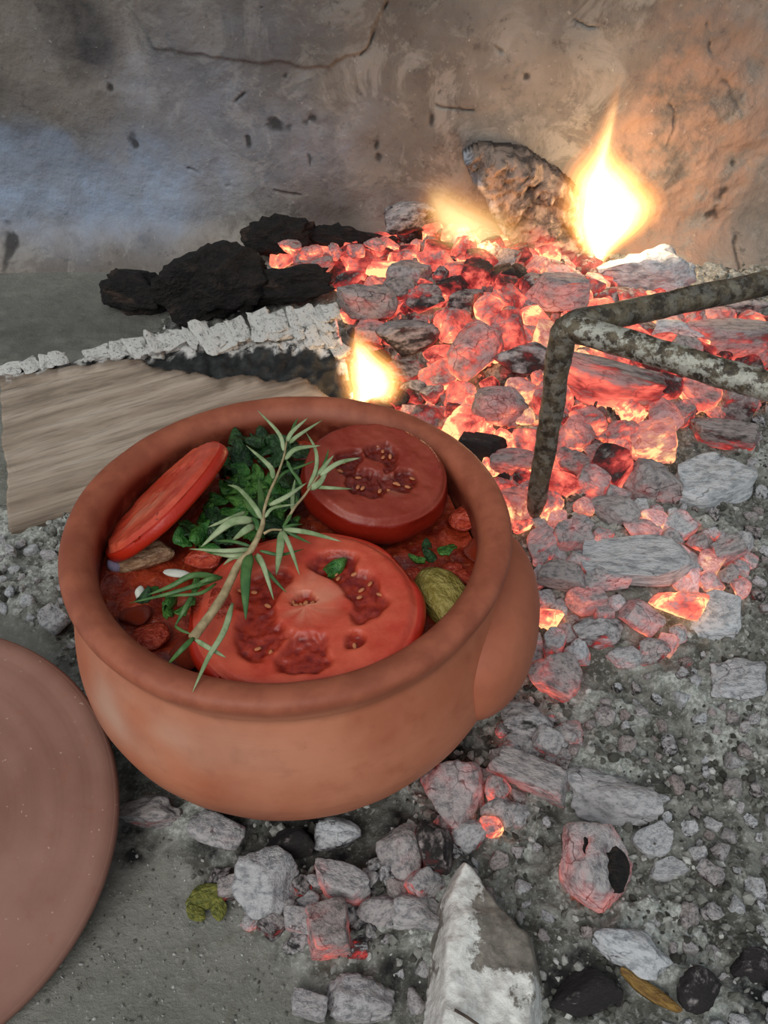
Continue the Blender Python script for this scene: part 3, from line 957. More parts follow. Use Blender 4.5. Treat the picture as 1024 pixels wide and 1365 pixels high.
LANDMARKS = [((405, 345), 'beside the charred stumps at the back left'), ((480, 450), 'at the right end of the ashy log'), ((540, 350), 'at the back of the heap below the small blackened chunk'),
             ((650, 350), 'below the faint orange flame'), ((735, 370), 'at the foot of the bark slab'), ((560, 470), 'right of the small yellow flame'), ((640, 450), 'in the middle of the heap'),
             ((715, 430), 'left of the trivet corner'), ((590, 545), 'along the back rim of the pot'), ((690, 560), 'left of the trivet leg'), ((670, 650), 'between the pot rim and the trivet leg'),
             ((820, 490), 'framed by the trivet bars near the corner'), ((800, 410), 'behind the upper trivet bar near the corner'), ((930, 400), 'behind the upper trivet bar near the right edge'),
             ((950, 450), 'between the trivet bars at the right edge'), ((790, 580), 'right of the trivet leg'), ((890, 560), 'under the lower trivet bar'), ((770, 660), 'below the foot of the trivet'),
             ((990, 540), 'below the lower trivet bar at the right edge'), ((850, 640), 'beside the greenish grey ash lump'), ((970, 690), 'at the right edge below the bluish ash flake'),
             ((780, 730), 'above the pale brick-shaped ember'), ((900, 720), 'behind the white ash slab'), ((760, 830), 'next to the pot handle'), ((860, 850), 'below the yellow-hot ember'), ((960, 780), 'right of the yellow-hot ember'),
             ((700, 900), 'under the pot handle'), ((640, 1020), 'at the front right of the pot'), ((760, 950), 'below the round pink ember'), ((900, 940), 'on the grey ash at the right below the cluster'),
             ((720, 1120), 'between the pale stone and the hollow ember'), ((860, 1200), 'around the hollow ember'), ((960, 1080), 'on the open grey ash at the right edge'), ((950, 1220), 'left of the right edge above the black charcoal'),
             ((760, 1260), 'right of the pale stone'), ((880, 1340), 'beside the brown leaf'), ((540, 1270), 'left of the pale stone'), ((460, 1300), 'at the bottom edge near the greenish crust'), ((500, 1180), 'in front of the pot near the upright pink ember'),
             ((330, 1150), 'in front of the pot near the whitish ember'), ((30, 770), 'on the floor left of the pot')]


def describe(o, kind, what):
    x, y = pix(o.location)
    where = min(LANDMARKS, key=lambda q: (q[0][0] - x) ** 2 + (q[0][1] - y) ** 2)[1]
    he, a_, ti, _ = o.color
    stretch = max(o.scale.x, o.scale.y) / min(o.scale.x, o.scale.y)
    shape = dict(lump='rounded', block='blocky', slab='flat', crust='crumbly', char='jagged', flake='elongated' if stretch > 1.32 else 'compact' if stretch < 1.12 else 'ragged')[kind]
    if what == 'ash chip':
        look = 'white' if a_ > .86 and ti > .5 else 'pale grey' if a_ > .8 else 'grey'
    else:
        look = 'bright orange' if he > .74 else 'red' if he > .55 else 'pinkish grey' if (he > .25 and a_ > .5) else 'dark red' if he > .25 else 'ash-grey' if a_ > .5 else 'blackish'
    size = 'small' if o.scale.x < .024 else 'medium-sized' if o.scale.x < .036 else 'large'
    if what == 'ash chip':
        size = 'tiny' if o.scale.x < .008 else 'small' if o.scale.x < .0115 else 'larger'
    return '%s %s %s %s %s' % (size, shape, look, what, where)


def scatter(poly, n, rmin, rmax, heat, ash, tint, names, sep=0.8, cap=999, kinds=('lump', 'lump', 'block', 'slab', 'char'), lift=0.0, sink=0.3):
    poly_a = np.array(poly)
    lo, hi = poly_a.min(0), poly_a.max(0)
    c = 0
    for _ in range(n):
        if c >= cap:
            break
        q = RNG.uniform(lo, hi)
        if not inside(q[None], poly)[0]:
            continue
        r = RNG.uniform(rmin, rmax)
        if np.hypot(*(q - PC)) < 0.150 + r * 0.6:
            continue
        if any((q[0] - x) ** 2 + (q[1] - y) ** 2 < (sep * (r + s)) ** 2 for x, y, s in TAKEN):
            continue
        k = kinds[RNG.integers(len(kinds))]
        o = obj(names[0], LUMPS[k][RNG.integers(len(LUMPS[k]))])
        sx, sy, sz = 2 * r * RNG.uniform(.85, 1.25), 2 * r * RNG.uniform(.8, 1.1), 2 * r * RNG.uniform(.6, .95)
        o.scale = (sx, sy, sz)
        o.rotation_euler = (RNG.uniform(-.4, .4), RNG.uniform(-.4, .4), RNG.uniform(0, 6.28))
        o.location = (q[0], q[1], hz(q[0], q[1]) + lift + sz * (0.5 - sink))
        t = vnoise(np.array([[q[0] * 9, q[1] * 9, 3.3]]), 3)[0]
        o.color = (float(np.clip(RNG.uniform(*heat) + 0.25 * t, 0, 1)), float(RNG.uniform(*ash)), float(RNG.uniform(*tint)), 1)
        tag(o, describe(o, k, names[1]), names[2], names[3])
        TAKEN.append((q[0], q[1], r))
        c += 1
    return c


log_keep = [tuple(P(a, b, z=0.05)[:2]) for a, b in [(470, 470)]]
n1 = scatter(HEAP, 6000, .017, .023, (.38, .88), (.0, .68), (0, .3), ('ember', 'ember', 'ember', 'embers heaped in the fire'), 0.74, 130)
n2 = scatter(HEAP, 6000, .009, .013, (.40, .90), (.0, .6), (0, .25), ('ember', 'ember', 'ember', 'embers heaped in the fire'), 0.62, 150, lift=.004)
n3 = scatter(CLUS, 4000, .008, .016, (.20, .75), (.55, 1.0), (.3, .95), ('ember', 'ember', 'ember', 'embers clustered right of the pot'), 0.72, 60)
n4 = scatter(FRONT, 6000, .005, .013, (.0, .50), (.30, .98), (.1, .6), ('ember', 'ember', 'ember', 'coals scattered in front of the pot'), 0.62, 80, kinds=('lump', 'block', 'crust', 'char'))
print('EMBERS', n1, n2, n3, n4)
FLAKES = [P(a, b, z=0.01)[:2] for a, b in [(560, 1190), (700, 1080), (760, 960), (850, 880), (1000, 840), (1080, 900), (1150, 1450), (440, 1450), (420, 1330), (460, 1270)]]
n5 = scatter(FLAKES, 7000, .0028, .0075, (0, 0), (.45, .98), (.0, .8), ('ash_chip', 'ash chip', 'ash', 'ash chips at the lower right'), 1.1, 170, kinds=('flake',), sink=.3)
RIGHT = [P(a, b, z=0.01)[:2] for a, b in [(850, 600), (1010, 540), (1100, 560), (1120, 860), (1000, 830), (1000, 730), (900, 690), (840, 650)]]
n6 = scatter(RIGHT, 3000, .003, .008, (0, .05), (.4, .95), (.0, .8), ('ash_chip', 'ash chip', 'ash', 'ash chips below the trivet'), 1.0, 60, kinds=('flake', 'flake', 'char'), sink=.3)
LEFT = [P(a, b, z=0.0)[:2] for a, b in [(-40, 720), (75, 720), (100, 880), (40, 830), (-40, 840)]]
n7 = scatter(LEFT, 1500, .003, .007, (0, 0), (.7, 1.0), (.3, .9), ('ash_chip', 'ash chip', 'ash', 'ash chips left of the pot'), 1.0, 28, kinds=('flake',), sink=.3)
print('CHIPS', n5, n6, n7)


# finest rubble: crumbs nobody could count
def crumbs(name, n, poly, rmin, rmax, mat, label, cat, seed, dens=None, shade=(0, 1), lift=0.0):
    r = np.random.default_rng(seed)
    pa = np.array(poly)
    q = r.uniform(pa.min(0), pa.max(0), (n * 4, 2))
    k = inside(q, poly) & (np.hypot(q[:, 0] - PC[0], q[:, 1] - PC[1]) > 0.10)
    if dens is not None:
        k &= r.uniform(0, 1, len(q)) < dens(q)
    q = q[k][:n]
    n = len(q)
    bv, bf = ICO1
    rad = rmin * (rmax / rmin) ** (r.uniform(0, 1, n) ** 1.7)
    A = r.normal(0, 1, (n, 3, 3))
    A, _ = np.linalg.qr(A)
    sc = rad[:, None] * r.uniform(.45, 1.3, (n, 3))
    V = bv[None] * (1 + r.uniform(-.3, .3, (n, len(bv), 1)))
    V = np.einsum('nij,nvj->nvi', A, V * sc[:, None, :])
    z = hgt(q[:, 0], q[:, 1])[0] + rad * 0.25 + lift
    V += np.stack([q[:, 0], q[:, 1], z], 1)[:, None, :]
    Fc = bf[None] + (np.arange(n) * len(bv))[:, None, None]
    sh = np.repeat(r.uniform(*shade, n), len(bv))
    o = obj(name, mesh(name, V.reshape(-1, 3), Fc.reshape(-1, 3), mat, False, dict(shade=sh)))
    tag(o, label, cat, kind='stuff')
    return o


ASHM = mat_bits('ash_crumbs', [(0, srgb(50, 49, 44)), (0.35, srgb(98, 97, 89)), (0.7, srgb(142, 141, 134)), (1.0, srgb(200, 200, 195))])
HOTM = mat_bits('ember_crumbs', [(0, srgb(30, 26, 26)), (0.5, srgb(110, 92, 90)), (1, srgb(170, 150, 146))], True)
crumbs('ash_crumbs', 16000, ASH_POLY, .0009, .0042, ASHM, 'fine grey ash crumbs strewn over the hearth floor', 'ash', 3,
       lambda q: np.where(q[:, 1] < 0.75, 1.0, 0.3) * np.clip(0.40 + 1.5 * fbm(np.stack([q[:, 0], q[:, 1], 0 * q[:, 0]], 1) * 18, 3, 6), 0.05, 1))
crumbs('ember_crumbs', 2400, HEAP, .0025, .0065, HOTM, 'glowing crumbs between the embers of the heap', 'ember', 4, lift=.002)
crumbs('floor_grit', 700, [P(a, b, z=0)[:2] for a, b in [(-60, 1500), (-60, 1100), (200, 1080), (330, 1200), (440, 1380), (440, 1500)]], .0005, .0016, ASHM, 'fine pale grit on the bare concrete at the lower left', 'grit', 5, shade=(.2, 1))

# ------------------------------------------------------------------ the burnt pieces at the back left and the bark against the wall


def charlog(name, px, py, w, h, rot, label, seed, lift=0.0, elong=1.0, brown=True):
    r = np.random.default_rng(seed)
    v = ICO4[0].copy()
    for _ in range(9):
        n = r.normal(size=3); n /= np.linalg.norm(n)
        d = r.uniform(.6, .85)
        e = v @ n - d
        v -= np.where(e > 0, e * .9, 0)[:, None] * n
    v *= (1 + .45 * fbm(v * 1.9 + seed, 3, seed) + .34 * np.abs(fbm(v * np.array([3.5, 5, 5]) + seed, 3, seed + 1)) + .10 * fbm(v * 14, 2, seed + 2))[:, None]
    v -= (v.max(0) + v.min(0)) / 2
    v /= (v.max(0) - v.min(0))
    p = ground(px, py, 0.02 + lift)
    s = mpp(p)
    d = h * s / 1.22
    o = obj(name, mesh(name, v, ICO4[1], M['char']), scale=(w * s * 1.08, d * 1.05, d), rot=(0, 0, math.radians(rot)))
    z = hz(p[0], p[1]) + lift + d * .38
    q = P(px, py, z=z)
    o.location = tuple(q)
    tag(o, label, 'charred wood')
    take(o)
    return o


charlog('charred_log', 188, 388, 104, 78, -12, 'black charred wood piece, leftmost behind the ashy log', 301)
charlog('charred_log', 282, 372, 140, 130, 8, 'large black-brown charred stump behind the ashy log', 302)
charlog('charred_log', 372, 316, 96, 80, -5, 'black charred stump at the left end of the ember heap', 303, lift=.015)
charlog('charred_log', 370, 378, 150, 74, -4, 'low black charred log lying between the stumps and the ashy log', 304)
charlog('charred_log', 440, 318, 110, 44, -6, 'thin dark charred branch along the back of the ember heap', 305, lift=.012)
# pink-lit embers on top of the low log
for i, (px, py, w) in enumerate([(386, 330, 30), (414, 338, 34), (446, 336, 30), (474, 334, 34), (500, 326, 30), (430, 352, 30)]):
    place('lump', i, px, py, w, w * .8, .62, .55, .1, i * 40, 'ember', ('first', 'second', 'third', 'fourth', 'fifth', 'lowest')[i] + ' pink ember from the left in the row along the dark branch', 'ember', 'embers along the dark branch', lift=.026)

# bark slab leaning on the wall
by = 1.075
out = [(618, 216), (650, 204), (700, 210), (742, 236), (772, 262), (778, 300), (784, 352), (690, 352), (672, 322), (648, 268), (626, 240)]
op = np.array([P(a, b, y=by) for a, b in out])
cx = op.mean(0)
bx = np.linspace(op[:, 0].min() - .004, op[:, 0].max() + .004, 90)
bz = np.linspace(op[:, 2].min() - .02, op[:, 2].max() + .004, 80)
X, Z = np.meshgrid(bx, bz, indexing='ij')
q2 = np.stack([X.ravel(), Z.ravel()], 1)
q3 = np.stack([q2[:, 0], 0 * q2[:, 0], q2[:, 1]], 1)
d = sdf(q2 + .004 * np.stack([fbm(q3 * 60, 3, 1), fbm(q3 * 60, 3, 2)], 1), [(a[0], a[2]) for a in op])
# ridges run down the slab from upper left to lower right
rot = np.stack([q3[:, 0] * .7 + q3[:, 2] * .7, 0 * q3[:, 0], q3[:, 2] * .7 - q3[:, 0] * .7], 1)
rel = .026 * np.sqrt(np.clip(d, 0, .012) / .012) + .020 * fbm(rot * np.array([34, 1, 60]), 4, 71) + .016 * np.abs(fbm(rot * np.array([60, 1, 110]), 3, 72))
topz = op[:, 2].max()
lean = (topz - q2[:, 1]) * 0.25
yf = by + .03 - rel - lean
yb = by + .05 - lean * 0.2
keep = d > -.0005
n = len(q2)
edge = np.clip(1 - smooth(.004, .016, seg_dist(q2, [(op[k][0], op[k][2]) for k in (0, 10, 9, 8, 7)]) + .006 * fbm(q3 * 50, 3, 3)), 0, 1)
hot = smooth(.07, .0, q2[:, 1] - op[:, 2].min() + .03 * fbm(q3 * 30, 3, 4)) * 1.2
V = np.vstack([np.stack([q2[:, 0], yf, q2[:, 1]], 1), np.stack([q2[:, 0], yb, q2[:, 1]], 1)])
gf = grid_faces(len(bx), len(bz))
gk = gf[keep[gf].all(1)]
ed = {}
for a in gk:
    for i in range(4):
        e = (a[i], a[(i + 1) % 4])
        ed[e] = 1
side = [(b, a, a + n, b + n) for (a, b) in ed if (b, a) not in ed]
FF = np.vstack([gk, gk[:, ::-1] + n, np.array(side)])
used = np.unique(FF)
remap = np.full(2 * n, -1); remap[used] = np.arange(len(used))
V = V[used]; FF = remap[FF]
e2 = np.concatenate([edge, edge])[used]; h2 = np.concatenate([hot, hot * 0])[used]
base = np.array([V[:, 0].mean(), V[:, 1].mean(), V[:, 2].min()])
bk = obj('bark_slab', mesh('bark_slab', V - base, FF, M['bark'], True, dict(edge=e2, hot=h2)), loc=base)
tag(bk, 'rough burnt bark slab leaning against the wall left of the tall flame', 'charred wood')

# ------------------------------------------------------------------ the split log with white ash along its burnt edge
A = P(14, 706, z=0.012)         # lower near left corner
B = P(-2, 492, z=0.072)         # upper far left corner
Cc = P(446, 412, z=0.085)       # upper far right corner
D = P(478, 560, z=0.020)        # lower near right corner
nu, nv = 150, 70
U, Vv = np.meshgrid(np.linspace(0, 1, nu), np.linspace(0, 1, nv), indexing='ij')
u, w = U.ravel(), Vv.ravel()
face = ((1 - u)[:, None] * ((1 - w)[:, None] * A + w[:, None] * B) + u[:, None] * ((1 - w)[:, None] * D + w[:, None] * Cc))
nrm = np.cross(D - A, B - A); nrm /= np.linalg.norm(nrm)
uq = np.stack([u * 5, w * 2, 0 * u], 1)
# burn line: fraction of the face, from the far edge, that is charred
bpts = np.array([(0, .05), (.12, .05), (.24, .07), (.38, .13), (.48, .24), (.6, .40), (.72, .46), (.85, .56), (.95, .80), (1, 1.2)])
burn = np.interp(u, bpts[:, 0], bpts[:, 1]) + .06 * fbm(uq * 4, 4, 81)
dist = w - (1 - burn)
charm = smooth(-.015, .02, dist)
brown = smooth(-.10, .01, dist + .03 * fbm(uq * 9, 3, 82)) * .8
apts = np.array([(0, .06), (.2, .05), (.45, .09), (.6, .17), (.75, .24), (.9, .30), (1, .5)])
ashw = np.interp(u, apts[:, 0], apts[:, 1]) + .10 * fbm(uq * 7, 4, 83)
ashm = smooth(-.02, .03, w - (1 - ashw))
ashm = np.maximum(ashm, smooth(.965, .985, u) * smooth(-.1, .3, fbm(uq * 9, 3, 86)) * .8)
L = np.linalg.norm(D - A)
relief = .0022 * fbm(np.stack([u * .8, w * 46, 0 * u], 1), 4, 84) - .0035 * smooth(.35, .6, fbm(np.stack([u * .7, w * 22, 0 * u + 4], 1), 3, 85))
relief = relief * (1 - charm) + charm * (-.006 + .006 * fbm(np.stack([u * 40, w * 18, 0 * u], 1), 3, 87))
eps = np.sin(np.pi * np.clip(w, 0, 1)) ** .5
top = face + nrm * (relief + .006 * eps)[:, None]
# end outline a little ragged
top += (D - A)[None] / L * ((u < .02) * .004 * fbm(np.stack([w * 12, 0 * w, 0 * w], 1), 3, 88))[:, None]
thick = .05
back_w = face + np.array([0, .035, 0]) * smooth(.7, 1., w)[:, None]
bot = back_w.copy(); bot[:, 2] = np.minimum(face[:, 2] - .004, 0.004)
bot[:, 2] = np.where(w > .9, 0.004, bot[:, 2])
n = len(u)
gf = grid_faces(nu, nv)
V = np.vstack([top, bot])
ring = [i * nv for i in range(nu)] + [(nu - 1) * nv + j for j in range(1, nv)] + [i * nv + nv - 1 for i in range(nu - 2, -1, -1)] + [j for j in range(nv - 2, 0, -1)]
side = [(ring[k], ring[k] + n, ring[(k + 1) % len(ring)] + n, ring[(k + 1) % len(ring)]) for k in range(len(ring))]
FF = np.vstack([gf, gf[:, ::-1] + n, np.array(side)])
origin = np.array([(A[0] + D[0]) / 2, (A[1] + D[1]) / 2, 0])
ax = (D - A); ax[2] = 0; ang = math.atan2(ax[1], ax[0])
R = np.array([[math.cos(-ang), -math.sin(-ang), 0], [math.sin(-ang), math.cos(-ang), 0], [0, 0, 1]])
hotm = smooth(.985, 1.0, u) * .75
ar = lambda a, b: np.concatenate([a, b])
logroot = empty('firewood_log', origin)
logroot.rotation_euler = (0, 0, ang)
lg = obj('split_face', mesh('split_face', (V - origin) @ R.T, FF, M['wood'], True, dict(char=ar(charm, np.maximum(charm, smooth(.5, .9, w))), brown=ar(brown, brown), ash=ar(ashm, ashm * 0), hot=ar(hotm, hotm * 0))), logroot)
tag(logroot, 'split firewood log with bare grain and white-ashed burnt edge behind the pot', 'firewood')
# white alligator blocks of ash along the burnt edge
rr = np.random.default_rng(5)


def ashblock(seed):
    r = np.random.default_rng(seed)
    v = ICO3[0].copy()
    for k in range(3):
        for s in (1, -1):
            nn = np.zeros(3); nn[k] = s; nn += r.normal(0, .12, 3); nn /= np.linalg.norm(nn)
            e = v @ nn - r.uniform(.55, .65)
            v -= np.where(e > 0, e * .94, 0)[:, None] * nn
    v *= (1 + .42 * fbm(v * 2.0 + seed, 3, seed) + .15 * fbm(v * 7 + seed, 2, seed))[:, None]
    v -= (v.max(0) + v.min(0)) / 2
    v /= (v.max(0) - v.min(0))
    return mesh('ash_block', v, ICO3[1], M['crust'])


AB = [ashblock(600 + k) for k in range(8)]
uu = 0.0
while uu < 0.985:
    wd = rr.uniform(.028, .075)
    aw = float(np.interp(uu, apts[:, 0], apts[:, 1]))
    rows = max(1, int(round(aw / rr.uniform(.07, .14))))
    if uu < .42 and rr.uniform() < .25:
        uu += wd
        continue
    for k in range(rows):
        ww = 1.0 - (k + rr.uniform(.3, .45)) * aw / rows
        if .28 < uu < .42 and k == 0 and rr.uniform() < .35:
            continue
        if k > 0 and rr.uniform() < .30:
            continue
        uc = min(uu + wd / 2 + rr.uniform(-.006, .006), .985)
        p = (1 - uc) * ((1 - ww) * A + ww * B) + uc * ((1 - ww) * D + ww * Cc)
        sx = wd * L * rr.uniform(1.1, 1.45)
        o = obj('ash_block', AB[rr.integers(8)], logroot)
        o.location = tuple(R @ (p + nrm * .001 - origin))
        o.scale = (sx, max(.012, aw / rows * rr.uniform(.26, .46)), rr.uniform(.007, .013))
        o.rotation_euler = (math.atan2(nrm @ np.array([0, -1, 0]), nrm[2]) * 1.0 + rr.uniform(-.16, .16), rr.uniform(-.12, .12), rr.uniform(-.3, .3))
    uu += wd

# ------------------------------------------------------------------ iron trivet
CORNER = P(757, 433, z=0.215)
FOOT = P(710, 702, z=0.012)
FOOT[2] = hz(FOOT[0], FOOT[1])
e1 = P(1024, 378, z=0.215) - CORNER; e1 /= np.linalg.norm(e1)
e2v = P(1024, 512, z=0.215) - CORNER; e2v /= np.linalg.norm(e2v)
SIDE = 0.34
K1, K2 = CORNER + e1 * SIDE, CORNER + e2v * SIDE
tv = empty('trivet', (FOOT[0], FOOT[1], 0))
tag(tv, 'rusty iron triangular trivet of round bars standing over the embers', 'trivet')
o0 = np.array([FOOT[0], FOOT[1], 0])


def rod(name, a, b, ra, rb, scale_amt, seed):
    a = np.array(a); b = np.array(b)
    t = np.linspace(0, 1, 60)
    dirn_ = (b - a) / np.linalg.norm(b - a)
    path = a + np.outer(t, b - a) + .0012 * np.stack([fbm(np.stack([t * 5, 0 * t, 0 * t], 1), 2, seed), 0 * t, fbm(np.stack([t * 5, 0 * t, 0 * t + 5], 1), 2, seed)], 1)
    rad = ra + (rb - ra) * t
    # rounded ends
    cap = np.array([.35, .7, .9, 1.0])
    rad[:4] *= cap; rad[-4:] *= cap[::-1]
    v_, f_ = tube(path, rad, 18, seed=seed, rough=.09, nz=(0.1, 0.2, 1) if abs(dirn_[2]) < .8 else (0, 1, 0))
    sc = np.full(len(v_), scale_amt)
    return obj(name, mesh(name, v_ - o0, f_, M['iron'], True, dict(scale=sc)), tv)


rod('bar', CORNER - e1 * .009, K1 + e1 * .008, .0098, .0098, .25, 1)
rod('bar', CORNER - e2v * .009 + np.array([0, 0, -.002]), K2 + e2v * .008, .0102, .0102, 1.0, 2)
rod('bar', K1, K2, .0098, .0098, .5, 3)
rod('leg', CORNER + np.array([-.002, 0, .004]), FOOT + np.array([0, 0, -.003]), .0100, .0082, .35, 4)
for K, s in ((K1, 5), (K2, 6)):
    ft = K * 1.0; ft[2] = hz(K[0], K[1]) - .003
    rod('leg', K + np.array([0, 0, .004]), ft, .0100, .0082, .35, s)

# ------------------------------------------------------------------ clay pot with the stew
POT = np.array([PC[0], PC[1], 0.0])
pot = empty('clay_pot', POT)
tag(pot, 'round terracotta clay pot full of tomato stew standing in the embers', 'pot')
prof = crspline([(.0, -.162), (.05, -.162), (.08, -.161), (.092, -.158), (.118, -.143), (.137, -.119), (.1455, -.095), (.146, -.075), (.142, -.050), (.1365, -.028), (.1350, -.020), (.1378, -.013),
                 (.1402, -.006), (.1395, -.001), (.136, .0018), (.130, .0022), (.124, -.0005), (.1195, -.007), (.1195, -.016), (.121, -.030), (.125, -.060), (.120, -.100), (.09, -.140), (.0, -.146)], 150)
prof[:, 1] += ZR
prof[0, 0] = 0.0005; prof[-1, 0] = 0.0005
prof[:, 0] = np.maximum(prof[:, 0], .0005)
v, f = lathe(prof, 160)
npz = len(prof)
pi = np.tile(np.arange(npz), 160)
thv = np.arctan2(v[:, 1], v[:, 0])
v[:, 2] += .0012 * np.sin(thv * 2 + .6) * smooth(.05, ZR, v[:, 2]) + .0006 * fbm(v * 60, 2, 4)
v[:, :2] *= (1 + .004 * np.sin(thv * 3 + 1) + .0035 * fbm(v * 25, 3, 8))[:, None]
k_rim = np.argmax(prof[:, 1])
depth = ZR - v[:, 2]
inner = pi > k_rim
rimm = np.where(inner, 1.0, smooth(.014, .004, depth))
stain = np.where(inner, smooth(.001, .014, depth), 0) * 1.0
stain = np.clip(stain + np.where(depth < .012, smooth(.2, .6, fbm(v * 45, 3, 14)) * .3, 0), 0, 1)
out_ = ~inner
ang_d = lambda t0, wd: np.exp(-(((thv - t0 + np.pi) % (2 * np.pi) - np.pi) / wd) ** 2)
nz_ = fbm(v * 16, 3, 24)
pale = np.where(out_, ang_d(-2.25, .55) * np.exp(-((depth - .05) / .03) ** 2) * smooth(-.5, .3, nz_), 0)  # greyish sheen on the front-left belly, painted into the clay colour
soot_ = np.where(out_, ang_d(-2.5, .75) * smooth(.065, .115, depth + .02 * nz_) + .8 * smooth(.12, .15, depth + .012 * nz_), 0)
chip = np.where(out_, np.exp(-(((thv + 1.72) / .035) ** 2 + ((depth - .118) / .006) ** 2)), 0)
body = obj('body', mesh('body', v, f, M['pot'], True, dict(rim=rimm, stain=stain, pale=pale, soot_shade=np.clip(soot_ + chip * .6, 0, 1))), pot)
# lug handle on the right
tq = np.linspace(-1, 1, 44)
ph = np.linspace(0, 2 * np.pi, 28, endpoint=False)
vv_ = []
for t in tq:
    th = math.radians(-9 + 29 * t)
    k = max(1 - abs(t) ** 2.6, 0) ** .5
    rr_ = .128 + (.010 + .027 * k) * np.sign(np.cos(ph)) * np.abs(np.cos(ph)) ** .85
    rr_ = np.where(np.cos(ph) < 0, .128 + .006 * np.cos(ph), rr_)
    zz = ZR - .070 + .004 * t + (.012 + .032 * k) * np.sign(np.sin(ph)) * np.abs(np.sin(ph)) ** .9
    vv_.append(np.stack([rr_ * math.cos(th), rr_ * math.sin(th), zz], 1))
vv_ = np.array(vv_).reshape(-1, 3)
fs = []
for i in range(len(tq) - 1):
    for j in range(28):
        fs.append((i * 28 + j, i * 28 + (j + 1) % 28, (i + 1) * 28 + (j + 1) % 28, (i + 1) * 28 + j))
fs.append(tuple(range(28))[::-1]); fs.append(tuple((len(tq) - 1) * 28 + j for j in range(28)))
z0 = np.zeros(len(vv_))
obj('lug_handle', mesh('lug_handle', vv_, [tuple(reversed(q)) for q in fs], M['pot'], True, dict(rim=z0 + .5, stain=z0, pale=z0, soot_shade=smooth(ZR - .08, ZR - .115, vv_[:, 2]) * .6)), pot)

# sauce
na, nr = 140, 60
a = np.linspace(0, 2 * np.pi, na, endpoint=False)
r = np.linspace(0.0004, 1, nr)
SR = .1205
AA, RRr = np.meshgrid(a, r, indexing='ij')
sx_, sy_ = (SR * RRr * np.cos(AA)).ravel(), (SR * RRr * np.sin(AA)).ravel()
sq = np.stack([sx_, sy_, 0 * sx_], 1)
szz = ZR - .031 + .007 * fbm(sq * 45, 3, 91) + .004 * np.abs(fbm(sq * 110, 3, 92))
sauce = obj('tomato_sauce', mesh('tomato_sauce', np.stack([sx_, sy_, szz], 1), grid_faces(na, nr, True), M['sauce']), loc=POT)
tag(sauce, 'lumpy red-brown tomato sauce filling the clay pot', 'sauce')


def frame(nv):
    nv = np.array(nv, float); nv /= np.linalg.norm(nv)
    x = np.cross([0, 1, 0], nv); x /= np.linalg.norm(x)
    y = np.cross(nv, x)
    return Matrix(((x[0], y[0], nv[0]), (x[1], y[1], nv[1]), (x[2], y[2], nv[2])))


